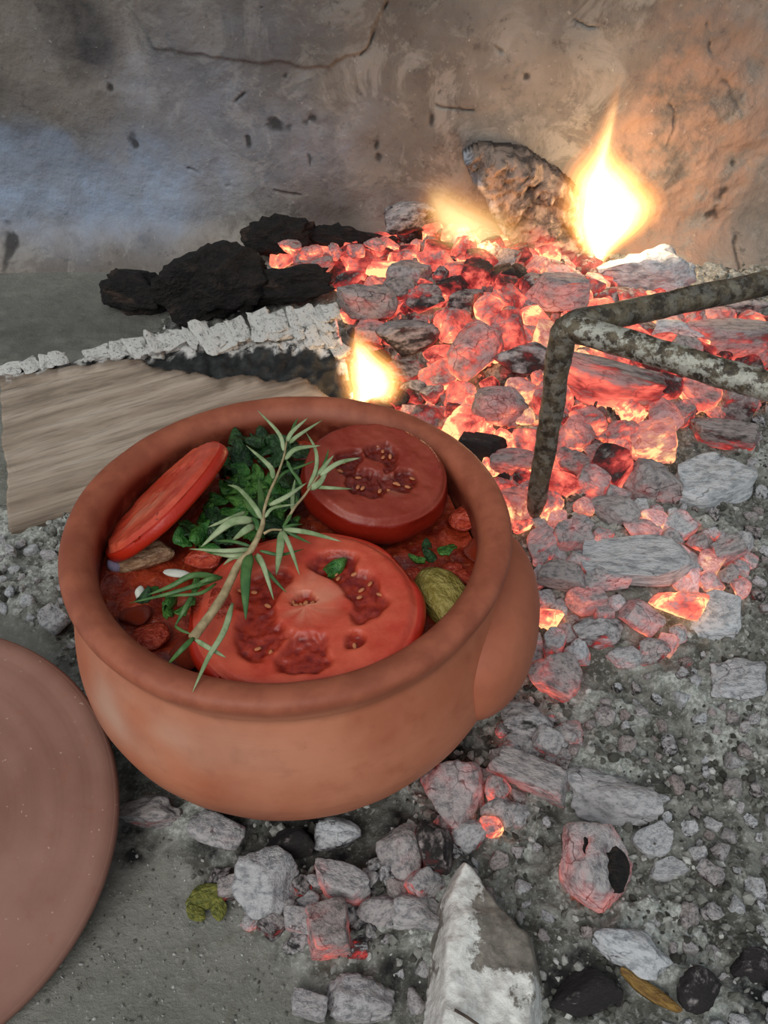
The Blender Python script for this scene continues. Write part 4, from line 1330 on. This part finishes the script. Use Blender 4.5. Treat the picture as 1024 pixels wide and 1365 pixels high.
def tomato(px, py, z, rx, ry, th, nv, spin, cav, corec, label, mat, seed, seeds, bulge=.06):
    """rx, ry: radii in metres; cav: list of (angle, r0, r1, half angle)"""
    NA, NR = 150, 44
    aa = np.linspace(0, 2 * np.pi, NA, endpoint=False)
    rr2 = np.concatenate([np.linspace(.001, .93, NR), [.955, .975, .99]])
    G, Rr = np.meshgrid(aa, rr2, indexing='ij')
    g, ra = G.ravel(), Rr.ravel()
    un = np.stack([np.cos(g) * ra, np.sin(g) * ra, 0 * ra], 1)
    cavm = np.zeros(len(g))
    for ca_, r0, r1, ha in cav:
        dth = np.abs((g - math.radians(ca_) + np.pi) % (2 * np.pi) - np.pi) * np.maximum(ra, .12)
        wid = math.radians(ha) * (r0 + r1) / 2
        rc, rh = (r0 + r1) / 2, (r1 - r0) / 2
        dd = np.sqrt((dth / wid) ** 2 + ((ra - rc) / rh) ** 2) + .42 * fbm(un * 4.5, 3, seed)
        cavm = np.maximum(cavm, 1 - smooth(.72, 1.02, dd))
    core = np.exp(-((un[:, 0] - corec[0]) ** 2 + (un[:, 1] - corec[1]) ** 2) / corec[2] ** 2) * (.72 + .5 * fbm(np.stack([g * 2.2, ra * 1.5, 0 * g], 1), 3, seed))
    zt = th / 2 - .0042 * cavm - .0035 * smooth(.9, .99, ra) + .0009 * fbm(un * 6, 3, seed + 2) + .0012 * cavm * fbm(un * 22, 2, seed + 3)
    topv = np.stack([un[:, 0] * rx, un[:, 1] * ry, zt], 1)
    # side rings
    rings = []
    for q, s in ((.5, 0), (.15, .55), (-.2, .9), (-.55, .85), (-.85, .4), (-1, -.6)):
        k = .995 + bulge * s
        wob = 1 + .012 * np.sin(aa * 5 + seed) + .008 * np.sin(aa * 9)
        rings.append(np.stack([np.cos(aa) * k * rx * wob, np.sin(aa) * k * ry * wob, q * th / 2 + 0 * aa], 1))
    rings.append(np.stack([.3 * np.cos(aa) * rx, .3 * np.sin(aa) * ry, -th / 2 + 0 * aa], 1))
    rings.append(np.stack([.002 * np.cos(aa) * rx, .002 * np.sin(aa) * ry, -th / 2 + 0 * aa], 1))
    allv = np.concatenate([topv.reshape(NA, len(rr2), 3), np.stack(rings, 1)], 1)
    nn_ = allv.shape[1]
    att = lambda t_, c_: np.concatenate([np.asarray(t_).reshape(NA, len(rr2)), np.full((NA, len(rings)), c_)], 1).ravel()
    skin = smooth(.975, .992, ra)
    o = empty('tomato_slice', P(px, py, z=z))
    o.rotation_euler = (frame(nv) @ Matrix.Rotation(math.radians(spin), 3, 'Z')).to_euler()
    me_ = mesh('slice', allv.reshape(-1, 3), grid_faces(NA, nn_, True), mat, True, dict(gel=att(cavm, 0), core=att(core, 0), skin=att(skin, 1)))
    obj('slice', me_, o)
    rs = np.random.default_rng(seed)
    sv, sf = ICO2
    sm = bpy.data.meshes.get('seed_shape') or mesh('seed_shape', sv * np.array([1, .55, .35]) * (1 + .15 * sv[:, :1]), sf, M['seed'])
    for k in range(seeds):
        ca_, r0, r1, ha = cav[rs.integers(len(cav))]
        g1 = math.radians(ca_ + rs.uniform(-.7, .7) * ha)
        r1_ = rs.uniform(r0 + .15 * (r1 - r0), r1 - .12 * (r1 - r0))
        s = obj('seed', sm, o, (math.cos(g1) * r1_ * rx, math.sin(g1) * r1_ * ry, th / 2 - .0028), (rs.uniform(-.3, .3), rs.uniform(-.3, .3), g1 + rs.uniform(-.6, .6)), (.0022, .0022, .0022))
    tag(o, label, 'tomato')
    return o


vb = -FW
tomato(408, 818, ZR - .010, .0655, .0590, .014, (-.04, -.10, 1), 0,
       [(222, .20, .74, 42), (272, .26, .74, 34), (20, .34, .78, 46), (62, .40, .76, 30), (150, .26, .70, 36), (100, .03, .20, 70), (318, .50, .70, 12)], (.05, .12, .38),
       'large front tomato slice with open seed chambers nearest the pot rim', M['tomato'], 21, 22)
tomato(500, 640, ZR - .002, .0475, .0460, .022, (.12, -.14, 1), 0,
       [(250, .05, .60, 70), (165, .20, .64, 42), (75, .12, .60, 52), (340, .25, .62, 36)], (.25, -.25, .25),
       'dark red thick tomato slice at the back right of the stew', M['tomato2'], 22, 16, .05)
tomato(222, 664, ZR - .004, .0430, .0520, .011, (-.61, .18, .76), -32,
       [(95, .3, .55, 14), (60, .45, .62, 12), (120, .45, .6, 10)], (0, -.3, .45),
       'narrow tilted tomato slice leaning at the left inside the pot', M['tomato'], 23, 5, .03)

# chopped greens, onion, potato and other pieces


def curl(seed, curlam=1.0):
    r = np.random.default_rng(seed)
    nu_, nv_ = 14, 10
    U_, V_ = np.meshgrid(np.linspace(-1, 1, nu_), np.linspace(-1, 1, nv_), indexing='ij')
    u_, v_ = U_.ravel(), V_.ravel()
    ang_ = v_ * curlam
    x = u_ * (1 - .25 * v_ ** 2)
    y = np.sin(ang_) / max(curlam, .01) * (1 - .5 * u_ ** 2)
    z_ = (1 - np.cos(ang_)) * .7 * -1 + .15 * np.sin(u_ * 3 + seed) + .12 * fbm(np.stack([u_ * 2, v_ * 2, 0 * u_ + seed], 1), 2, seed)
    t_ = np.stack([x, y, z_], 1)
    b_ = t_ - np.array([0, 0, .10])
    n_ = len(t_)
    gf_ = grid_faces(nu_, nv_)
    rg = [i * nv_ for i in range(nu_)] + [(nu_ - 1) * nv_ + j for j in range(1, nv_)] + [i * nv_ + nv_ - 1 for i in range(nu_ - 2, -1, -1)] + [j for j in range(nv_ - 2, 0, -1)]
    sd = [(rg[k], rg[k] + n_, rg[(k + 1) % len(rg)] + n_, rg[(k + 1) % len(rg)]) for k in range(len(rg))]
    return np.vstack([t_, b_]), np.vstack([gf_, gf_[:, ::-1] + n_, np.array(sd)])


CURLS = {m_: [mesh('leaf_piece', *curl(40 + 7 * i + j, c_), M[m_]) for j, c_ in enumerate((.6, 1.0, 1.4, 1.8))] for i, m_ in enumerate(('green', 'dgreen', 'pepper'))}
rg_ = np.random.default_rng(77)
GREENS = [(232, 580, 18, 'dgreen'), (256, 576, 18, 'dgreen'), (318, 580, 26, 'dgreen'), (345, 584, 24, 'dgreen'), (372, 590, 24, 'dgreen'), (400, 600, 22, 'dgreen'), (325, 606, 26, 'dgreen'), (300, 622, 22, 'dgreen'),
          (325, 632, 24, 'green'), (348, 640, 24, 'green'), (305, 650, 24, 'green'), (285, 668, 24, 'green'), (318, 668, 26, 'green'), (345, 668, 22, 'green'), (272, 688, 22, 'pepper'), (300, 692, 22, 'dgreen'),
          (246, 716, 22, 'pepper'), (262, 706, 18, 'green'), (330, 694, 22, 'dgreen'), (365, 690, 24, 'dgreen'), (390, 700, 22, 'dgreen'), (372, 730, 22, 'dgreen'), (402, 735, 22, 'dgreen'), (300, 720, 18, 'dgreen'),
          (205, 786, 22, 'pepper'), (228, 794, 24, 'pepper'), (246, 806, 22, 'green'), (190, 792, 18, 'dgreen'), (222, 812, 20, 'green'), (262, 780, 20, 'green'), (448, 752, 28, 'pepper'), (470, 745, 18, 'dgreen'),
          (596, 730, 20, 'green'), (572, 738, 16, 'dgreen'), (556, 742, 14, 'green'), (570, 724, 14, 'dgreen'), (310, 600, 20, 'dgreen'), (380, 640, 22, 'dgreen'), (375, 665, 22, 'dgreen')]
gp = [(310, 575), (400, 582), (392, 640), (385, 700), (335, 705), (262, 738), (232, 728), (292, 652), (312, 606)]
while len(GREENS) < 95:
    q = rg_.uniform((225, 570), (405, 740))
    if inside(q[None], gp)[0]:
        GREENS.append((q[0], q[1], rg_.uniform(18, 30), ('dgreen', 'dgreen', 'green', 'pepper')[rg_.integers(4)] if q[1] > 610 else 'dgreen'))
for i, (px, py, w_, m_) in enumerate(GREENS):
    zc = ZR - .009 + rg_.uniform(-.005, .006)
    if (px, py) == (448, 752):
        zc = ZR + .002
    p = P(px, py, z=zc)
    s = mpp(p) * w_ * .80
    o = obj('chopped_green', CURLS[m_][rg_.integers(4)], loc=p, scale=(s * rg_.uniform(.9, 1.3), s * rg_.uniform(.7, 1.0), s * .9))
    o.rotation_euler = (rg_.uniform(-.7, .5), rg_.uniform(-.6, .6), rg_.uniform(0, 6.28))
    tone = dict(dgreen='dark green', green='leaf-green', pepper='bright green')[m_]
    size = 'large' if w_ > 25 else 'small' if w_ < 20.5 else 'medium'
    if (px, py) == (448, 752):
        tag(o, 'curled green pepper piece lying on the front tomato slice', 'pepper')
    else:
        spots = [((240, 578), 'at the back left rim behind the narrow tomato slice'), ((325, 585), 'at the back wall behind the rosemary tip'), ((385, 600), 'between rosemary tip and dark tomato slice'), ((320, 630), 'right of the upper end of the narrow slice'),
                 ((350, 660), 'under the rosemary stem'), ((285, 670), 'at the lower side of the narrow slice'), ((250, 715), 'above the beige onion piece'), ((310, 700), 'left of where the needles fan out'), ((385, 715), 'behind the front tomato slice'),
                 ((200, 790), 'at the left front by the pot wall'), ((245, 798), 'under the short rosemary tip'), ((470, 745), 'on the edge of the front tomato slice'), ((575, 732), 'by the potato at the right')]
        where = min(spots, key=lambda q: (q[0][0] - px) ** 2 + (q[0][1] - py) ** 2)[1]
        tag(o, '%s %s herb piece %s' % (size, tone, where), 'herb', 'chopped greens in the stew')


def piece(name, mat, px, py, z, w_, h_, flat, rot_, label, cat, seed, group=None, sq=.75):
    v_ = ICO3[0].copy()
    r = np.random.default_rng(seed)
    for _ in range(7):
        nn = r.normal(size=3); nn /= np.linalg.norm(nn)
        e = v_ @ nn - r.uniform(sq - .12, sq + .12)
        v_ -= np.where(e > 0, e * .85, 0)[:, None] * nn
    v_ *= (1 + .10 * fbm(v_ * 2 + seed, 3, seed))[:, None]
    p = P(px, py, z=z)
    s = mpp(p)
    o = obj(name, mesh(name, v_, ICO3[1], M[mat]), loc=p, rot=(r.uniform(-.2, .2), r.uniform(-.2, .2), math.radians(rot_)), scale=(w_ * s * .56, h_ * s * .66, h_ * s * .56 * flat))
    tag(o, label, cat, group)
    return o


piece('potato_chunk', 'potato', 592, 800, ZR - .022, 66, 104, .5, 12, 'yellow-green potato chunk at the right side of the stew', 'potato', 1)
piece('onion_piece', 'onion', 192, 742, ZR - .024, 84, 40, .8, 8, 'soft beige onion piece under the narrow tomato slice', 'onion', 2)
piece('purple_onion_piece', 'purple', 158, 752, ZR - .026, 28, 22, .8, 0, 'small purple onion bit at the left pot wall', 'onion', 3)
piece('tomato_chunk', 'dice', 284, 812, ZR - .012, 66, 62, .7, 20, 'rounded red tomato chunk under the rosemary stem', 'tomato', 4)
piece('tomato_chunk', 'dice', 272, 746, ZR - .014, 54, 30, .7, -10, 'small red tomato piece beside the onion', 'tomato', 5)
piece('onion_strip', 'white', 236, 764, ZR - .012, 36, 13, .6, -14, 'small white onion strip above the chopped greens', 'onion', 6)
piece('onion_strip', 'white', 186, 790, ZR - .010, 11, 17, .6, 0, 'tiny white onion bit among the greens at the left', 'onion', 7)
for i, (px, py, w_, h_) in enumerate([(622, 690, 44, 34), (640, 735, 34, 40), (606, 760, 26, 24), (250, 870, 60, 40), (200, 850, 50, 40), (290, 895, 60, 30), (620, 770, 26, 26), (180, 820, 40, 34), (545, 770, 26, 30), (330, 905, 50, 26)]):
    piece('tomato_chunk', 'dice' if i % 2 == 0 else 'sauce', px, py, ZR - .027, w_, h_, .6, i * 37, 'soft cooked tomato lump in the sauce ' + ('below the dark slice at the right', 'at the right wall beside the potato', 'left above the potato', 'left of the front slice near the rim', 'at the left wall', 'at the front left under the rim', 'against the right wall above the potato', 'at the left wall by the greens', 'between front slice and potato', 'at the very front under the rim')[i], 'tomato', 20 + i, 'cooked tomato lumps in the sauce')

# ------------------------------------------------------------------ rosemary


def zoomA(u_, v_):
    return (240 + u_ / 3.938, 540 + v_ / 3.938)


def zoomB(u_, v_):
    return (130 + u_ / 3.79, 680 + v_ / 3.79)


def needle(parent, pts, w_, mat, org, seed=0):
    """pts: (px, py, height above rim)"""
    q = np.array([P(a_, b_, z=ZR + c_) for a_, b_, c_ in pts])
    if len(q) == 2:
        mid = (q[0] + q[1]) / 2
        per = np.cross(q[1] - q[0], [0, 0, 1.0])
        q = np.array([q[0], mid + per * .07 * (1 if seed % 2 else -1) + np.array([0, 0, .003]), q[1]])
    path = crspline(q, 14)
    t = np.linspace(0, 1, 14)
    prof_ = np.clip(np.minimum(.45 + t * 4, 1) * (1 - t ** 3.5 * .92), .06, 1)
    v_, f_ = tube(path, .36 * w_ * mpp(q[1]) * prof_, 8, flat=.34, nz=(0, -.6, .8))
    return obj('leaf', mesh('leaf', v_ - org, f_, mat), parent)


sprig_org = P(330, 740, z=ZR)
sprig = empty('rosemary_sprig', sprig_org)
tag(sprig, 'fresh rosemary sprig with long grey-green needles lying across the tomato slices', 'rosemary')
st = [(257, 851, .004), (*zoomA(215, 1020), .006), (*zoomA(300, 850), .010), (*zoomA(380, 750), .014), (*zoomA(430, 640), .019), (*zoomA(440, 560), .022), (*zoomA(470, 460), .026), (*zoomA(510, 370), .029), (*zoomA(545, 270), .032), (*zoomA(560, 190), .034)]
sp_ = crspline([P(a_, b_, z=ZR + c_) for a_, b_, c_ in st], 50)
wid = np.interp(np.linspace(0, 1, 50), [0, .3, .55, 1], [10.0, 8.0, 3.8, 1.8]) * mpp(sp_[20]) * .5 * 1.25
v, f = tube(sp_, wid, 10, seed=3, rough=.12)
obj('stem', mesh('stem', v - sprig_org, f, M['stem']), sprig)
br1 = [zoomA(440, 675), zoomA(480, 655), zoomA(535, 655)]
br2 = [zoomA(555, 620), zoomA(600, 540), zoomA(650, 480), zoomA(700, 410), zoomA(730, 365)]
for br, hz_ in ((br1, (.018, .019, .018)), (br2, (.016, .019, .022, .024, .026))):
    q = crspline([P(a_, b_, z=ZR + c_) for (a_, b_), c_ in zip(br, hz_)], 20)
    v, f = tube(q, np.linspace(4.2, 2.6, 20) * mpp(q[5]) * .5, 8)
    obj('stem', mesh('stem', v - sprig_org, f, M['stem']), sprig)
N, ND = M['needle'], M['needle_dark']
NEED = [  # base, (middle), tip in zoom A, heights, width px, material
    ([(545, 240), (520, 150), (405, 25)], (.032, .036, .034), 8, N), ([(560, 195), (590, 140), (672, 66)], (.033, .038, .04), 9, N), ([(575, 200), (620, 160), (748, 78)], (.033, .037, .038), 8, N),
    ([(552, 285), (610, 230), (738, 212)], (.031, .036, .034), 10, N), ([(490, 385), (470, 320), (348, 212)], (.028, .03, .026), 10, N), ([(575, 190), (595, 120), (618, 66)], (.033, .036, .036), 7, ND),
    ([(430, 600), (390, 530), (310, 440), (250, 418)], (.021, .026, .024, .02), 10, N), ([(420, 590), (370, 540), (330, 490)], (.02, .02, .016), 14, ND), ([(430, 560), (425, 480), (412, 385)], (.021, .019, .016), 14, ND),
    ([(345, 560), (250, 600), (145, 642)], (.018, .02, .012), 9, N), ([(385, 600), (260, 620), (110, 745)], (.018, .021, .010), 17, N), ([(390, 630), (340, 660), (270, 715)], (.016, .018, .010), 15, N),
    ([(410, 660), (400, 610), (370, 590)], (.018, .02, .018), 10, ND), ([(375, 755), (240, 765), (50, 755)], (.014, .018, .012), 9, N), ([(355, 780), (270, 790), (170, 780)], (.012, .014, .010), 10, N),
    ([(370, 740), (270, 715), (170, 715)], (.014, .014, .008), 7, ND), ([(340, 800), (280, 800), (225, 840)], (.012, .012, .006), 9, N),
    ([(445, 590), (490, 540), (610, 520)], (.021, .024, .022), 7, N), ([(470, 525), (560, 480), (665, 408)], (.024, .028, .027), 10, N), ([(480, 440), (540, 360), (640, 320), (720, 288)], (.026, .026, .024, .022), 6, ND),
    ([(405, 780), (440, 850), (492, 1022)], (.013, .014, .006), 11, N), ([(365, 780), (345, 900), (345, 1125)], (.013, .014, .004), 22, ND), ([(390, 790), (480, 900), (560, 985)], (.012, .008, .002), 8, ND),
    ([(540, 650), (680, 670), (848, 716)], (.018, .024, .018), 10, N), ([(535, 660), (525, 760), (505, 895)], (.018, .016, .004), 16, N), ([(540, 660), (580, 750), (628, 893)], (.018, .018, .006), 9, N),
    ([(545, 655), (610, 690), (690, 728)], (.018, .016, .010), 7, ND), ([(540, 645), (590, 630), (645, 625)], (.018, .018, .014), 6, ND), ([(420, 765), (530, 785), (650, 755)], (.014, .012, .008), 7, ND),
    ([(540, 640), (575, 590), (590, 540)], (.017, .018, .018), 6, ND),
    ([(670, 440), (715, 330), (710, 230), (660, 140)], (.021, .028, .032, .03), 8, N), ([(715, 375), (760, 320), (808, 262)], (.024, .028, .028), 9, N), ([(735, 370), (830, 305), (948, 276)], (.025, .029, .026), 10, N),
    ([(700, 430), (800, 435), (905, 440)], (.022, .024, .02), 7, N), ([(590, 560), (592, 470), (605, 385)], (.017, .022, .022), 8, N), ([(640, 420), (600, 360), (555, 305)], (.021, .024, .022), 7, ND),
    ([(680, 440), (730, 410), (775, 345)], (.022, .025, .025), 13, N), ([(620, 520), (600, 470), (570, 440)], (.02, .02, .018), 6, ND), ([(730, 370), (765, 290), (780, 230)], (.024, .026, .026), 6, ND),
    ([(560, 290), (590, 350), (630, 400)], (.03, .026, .02), 6, ND),
]
for i, (pt, hs_, w_, m_) in enumerate(NEED):
    needle(sprig, [(*zoomA(*q), c_) for q, c_ in zip(pt, hs_)], w_, m_, sprig_org, i)
NEEDB = [([(485, 645), (420, 710), (350, 785)], (.006, .006, -.004), 11, ND), ([(495, 655), (570, 700), (650, 745)], (.006, .007, .004), 10, N),
         ([(682, 470), (640, 610), (560, 745), (480, 920)], (.010, .010, .008, .003), 12, N)]
for i, (pt, hs_, w_, m_) in enumerate(NEEDB):
    needle(sprig, [(*zoomB(*q), c_) for q, c_ in zip(pt, hs_)], w_, m_, sprig_org, i)
# a second, shorter tip of rosemary at the left
sp2_org = P(*zoomB(600, 350), z=ZR)
sp2 = empty('rosemary_sprig', sp2_org)
tag(sp2, 'short dark green rosemary tip at the left front of the stew', 'rosemary')
for i, (pt, hs_, w_, m_) in enumerate([([(620, 345), (500, 380), (350, 425), (160, 470)], (.002, .006, .003, -.006), 9, ND), ([(610, 335), (480, 330), (370, 385), (250, 430)], (.002, .006, .002, -.004), 12, ND),
                                       ([(600, 370), (520, 420), (400, 430), (280, 440)], (.002, .004, .002, -.006), 7, ND), ([(480, 430), (440, 500), (390, 590)], (.002, .002, -.006), 10, ND), ([(630, 340), (560, 350), (470, 390)], (.004, .008, .002), 10, ND),
                                       ([(390, 585), (430, 610), (485, 630)], (-.002, .002, .002), 6, ND)]):
    needle(sp2, [(*zoomB(*q), c_) for q, c_ in zip(pt, hs_)], w_, m_, sp2_org, i)

# ------------------------------------------------------------------ the lid in front on the left
LC = np.array([-.2950, .2550, .0490])
th_, ph_ = .33961, -1.3264
ln_ = np.array([math.sin(th_) * math.cos(ph_), math.sin(th_) * math.sin(ph_), math.cos(th_)])
lid = empty('pot_lid', (LC[0], LC[1], LC[2]))
lid.rotation_euler = frame(ln_).to_euler()
tag(lid, 'flat terracotta pot lid propped on the floor at the lower left', 'lid')
lp = crspline([(.0005, .0060), (.03, .0058), (.06, .0052), (.09, .0044), (.115, .0032), (.126, .0016), (.1302, -.0012), (.1312, -.0050), (.1300, -.0090), (.126, -.0105), (.118, -.0100), (.09, -.0075), (.05, -.006), (.0005, -.006)], 110)
lp[:, 0] = np.maximum(lp[:, 0], .0005)
v, f = lathe(lp, 140)
tha = np.arctan2(v[:, 1], v[:, 0])
v[:, 2] += .0008 * np.sin(np.hypot(v[:, 0], v[:, 1]) * 420) * (v[:, 2] > 0) * .35 + .0006 * fbm(v * 30, 3, 3)
v[:, :2] *= (1 + .006 * np.sin(2 * tha + .4) + .003 * np.sin(3 * tha))[:, None]
obj('disc', mesh('disc', v, f, M['lid']), lid)
kp = crspline([(.016, .004), (.013, .010), (.012, .016), (.016, .022), (.018, .027), (.014, .032), (.0005, .034)], 40)
v, f = lathe(kp, 48)
obj('knob', mesh('knob', v, f, M['lid']), lid)

# ------------------------------------------------------------------ pale stone at the bottom
sp0 = ground(648, 1290, 0.02)
ss = mpp(sp0)
SOUT = [(620, 1142), (640, 1160), (668, 1196), (715, 1246), (728, 1300), (722, 1420), (560, 1420), (572, 1330), (570, 1260), (584, 1190), (604, 1150)]
sz0 = .028
so = [P(a_, b_, z=sz0)[:2] for a_, b_ in SOUT]
sarr = np.array(so)
gx = np.linspace(sarr[:, 0].min() - .004, sarr[:, 0].max() + .004, 100)
gy = np.linspace(sarr[:, 1].min() - .004, sarr[:, 1].max() + .004, 130)
X, Y = np.meshgrid(gx, gy, indexing='ij')
q2 = np.stack([X.ravel(), Y.ravel()], 1)
q3 = np.stack([q2[:, 0], q2[:, 1], 0 * q2[:, 0]], 1)
d = sdf(q2 + .0025 * np.stack([fbm(q3 * 70, 3, 1), fbm(q3 * 70, 3, 2)], 1), so)
top_ = .006 + .034 * smooth(-.002, .010, d) + .004 * fbm(q3 * 40, 4, 3) + .002 * fbm(q3 * 140, 3, 4)
# ridge: left flank white, sloping; right face greyer
rl = [P(a_, b_, z=.03)[:2] for a_, b_ in [(618, 1150), (612, 1230), (600, 1300), (600, 1420)]]
dr = seg_dist(q2, rl)
leftside = np.array([q[0] for q in rl]).mean()
top_ += .006 * np.exp(-(dr / .012) ** 2)
white = np.exp(-(seg_dist(q2, rl) / .014) ** 2) * .9 + .75 * smooth(P(650, 1290, z=.03)[1], P(650, 1325, z=.03)[1], q2[:, 1] + .006 * fbm(q3 * 50, 3, 6)) + .4 * smooth(P(620, 1190, z=.03)[1], P(620, 1160, z=.03)[1], q2[:, 1])
keep = d > -.001
gf = grid_faces(len(gx), len(gy)); gk = gf[keep[gf].all(1)]
n = len(q2)
V = np.vstack([np.stack([q2[:, 0], q2[:, 1], top_], 1), np.stack([q2[:, 0], q2[:, 1], 0 * top_ - .004], 1)])
ed = {}
for a_ in gk:
    for i in range(4):
        ed[(a_[i], a_[(i + 1) % 4])] = 1
side = [(b_, a_, a_ + n, b_ + n) for (a_, b_) in ed if (b_, a_) not in ed]
FF = np.vstack([gk, gk[:, ::-1] + n, np.array(side)])
used = np.unique(FF); remap = np.full(2 * n, -1); remap[used] = np.arange(len(used))
base = np.array([sarr[:, 0].mean(), sarr[:, 1].mean(), 0])
stn = obj('stone', mesh('stone', V[used] - base, remap[FF], M['stone'], True, dict(white=np.concatenate([white, white])[used])), loc=base)
tag(stn, 'large pale ash-dusted wedge of stone at the bottom edge in front of the pot', 'stone')

# ------------------------------------------------------------------ leaves and twigs
lf = CURLS['green'][1].copy(); lf.materials.clear(); lf.materials.append(M['yleaf'])
for px, py, w_, r_ in [(272, 1196, 46, .4), (292, 1212, 30, 1.8), (262, 1218, 28, 2.6)]:
    p = ground(px, py, .004)
    s = mpp(p) * w_ * .55
    o = obj('withered_leaf', lf, loc=(p[0], p[1], p[2] + .002), scale=(s, s * .8, s * .5), rot=(.1, -.2, r_))
    tag(o, {272: 'largest yellow-green withered leaf on the floor in front of the pot', 292: 'small yellow-green leaf scrap right under the largest withered leaf', 262: 'small yellow-green leaf scrap left under the largest withered leaf'}[px], 'leaf')
lf2 = CURLS['green'][3].copy(); lf2.materials.clear(); lf2.materials.append(M['bleaf'])
p = ground(866, 1322, .008); s = mpp(p)
o = obj('brown_leaf', lf2, loc=(p[0], p[1], p[2] + .004), scale=(44 * s, 18 * s, 14 * s), rot=(.1, .1, -.6))
tag(o, 'curled yellow-brown leaf among black charcoal at the lower right', 'leaf')
for (a_, b_), lb in [(((606, 1346), (640, 1368)), 'thin dark twig on the pale stone at the bottom edge')]:
    q0, q1 = P(*a_, z=.05), P(*b_, z=.045)
    v, f = tube(crspline([q0, (q0 + q1) / 2 + np.array([0, 0, .001]), q1], 12), .0008, 6)
    tag(obj('twig', mesh('twig', v - q0, f, M['twig']), loc=q0), lb, 'twig')

# ------------------------------------------------------------------ flames


GAS = {}


def gas(col, strength):
    key = (col, round(strength, 2))
    if key not in GAS:
        GAS[key] = mat_flame('flame_gas', col, strength)
    return GAS[key]


def flame(base, height, axis, radius, strength, label, light, lcol, seed, squash=.75):
    """a body of glowing gas in nested layers, hottest inside; axis and radius are (fraction of height, metres)"""
    base = np.array(base)
    root = empty('flame', base)
    tag(root, label, 'flame')
    names = ('flame_core', 'flame_core', 'flame_body', 'flame_body', 'flame_veil', 'flame_veil', 'flame_veil')
    fac = (.30, .44, .57, .69, .80, .90, 1.0)
    wgt = (.55, .45, .32, .20, .11, .06, .03)
    cols = ((1, .80, .42), (1, .78, .38), (1, .68, .26), (1, .56, .17), (1, .46, .11), (1, .38, .08), (1, .32, .06))
    n_, ns_ = 56, 26
    tt = np.linspace(0, 1, n_)
    rd = np.interp(tt, [p_ for p_, _ in radius], [r_ for _, r_ in radius])
    axx = np.interp(tt, [p_ for p_, _ in axis], [a_ for _, a_ in axis])
    ker = np.array([1, 2, 3, 2, 1]) / 9
    rd = np.convolve(np.pad(rd, 2, 'edge'), ker, 'valid'); axx = np.convolve(np.pad(axx, 2, 'edge'), ker, 'valid')
    a_ = np.linspace(0, 2 * np.pi, ns_, endpoint=False)
    for nm, fc, wg, cl in zip(names, fac, wgt, cols):
        vv = []
        for k in range(n_):
            z_ = (tt[k] - .12) * (.55 + .45 * fc) + .12 if tt[k] > .12 else tt[k]
            c_, s_ = np.cos(a_), np.sin(a_)
            nn = fbm(np.stack([c_ * .9, s_ * .9, 0 * a_ + k * .07 + seed], 1), 2, seed)
            rr_k = rd[k] * fc * (1 + .30 * nn)
            vv.append(np.stack([axx[k] + c_ * rr_k, s_ * rr_k * squash, 0 * a_ + z_ * height], 1))
        vv = np.array(vv).reshape(-1, 3)
        fs_ = [tuple(q) for q in grid_faces(n_, ns_)]
        fs_ += [(k * ns_ + ns_ - 1, (k + 1) * ns_ + ns_ - 1, (k + 1) * ns_, k * ns_) for k in range(n_ - 1)]
        fs_ += [tuple(range(ns_)), tuple(reversed([(n_ - 1) * ns_ + j for j in range(ns_)]))]
        obj(nm, mesh(nm, vv, [tuple(reversed(q)) for q in fs_], gas(cl, strength * wg)), root)
    if light:
        pos, e_, rad = light
        ld = bpy.data.lights.new('flame_light', 'POINT')
        ld.energy = e_
        ld.color = lcol
        ld.shadow_soft_size = rad
        lo_ = bpy.data.objects.new('flame_light', ld)
        COL.objects.link(lo_)
        lo_.parent = root
        lo_.location = pos
    return root


def burn_at(y, pts, strength, label, light, lcol, seed):
    """pts: (px, py, radius px) from the foot of the flame to its tip, all at distance y"""
    q = [P(a_, b_, y=y) for a_, b_, _ in pts]
    ht = q[-1][2] - q[0][2]
    fr = [(p_[2] - q[0][2]) / ht for p_ in q]
    flame(q[0], ht, [(t_, p_[0] - q[0][0]) for t_, p_ in zip(fr, q)], [(t_, r_ * mpp(p_)) for t_, p_, (_, _, r_) in zip(fr, q, pts)], strength, label,
          ((light[0], light[1], ht * .4), light[2], light[3]), lcol, seed)


burn_at(1.03, [(796, 354, 12), (802, 325, 40), (812, 285, 68), (817, 250, 75), (812, 222, 58), (808, 200, 32), (808, 180, 18), (813, 155, 13), (820, 128, 10), (827, 100, 3)], 110,
        'tall white-yellow flame rising against the wall', (.02, -.03, 1.05, .035), (1.0, .70, .44), 3)
burn_at(1.03, [(648, 352, 60), (640, 320, 84), (622, 290, 84), (600, 262, 62), (584, 228, 18)], 15,
        'faint orange flame licking the wall left of the bark slab', (-.01, -.03, .42, .02), (1.0, .48, .18), 13)
burn_at(P(492, 510, z=.05)[1], [(492, 536, 36), (498, 508, 46), (492, 482, 40), (482, 456, 22), (474, 432, 4)], 130,
        'small yellow flame at the right end of the ashy log', (.0, .0, .10, .012), (1.0, .62, .3), 23)
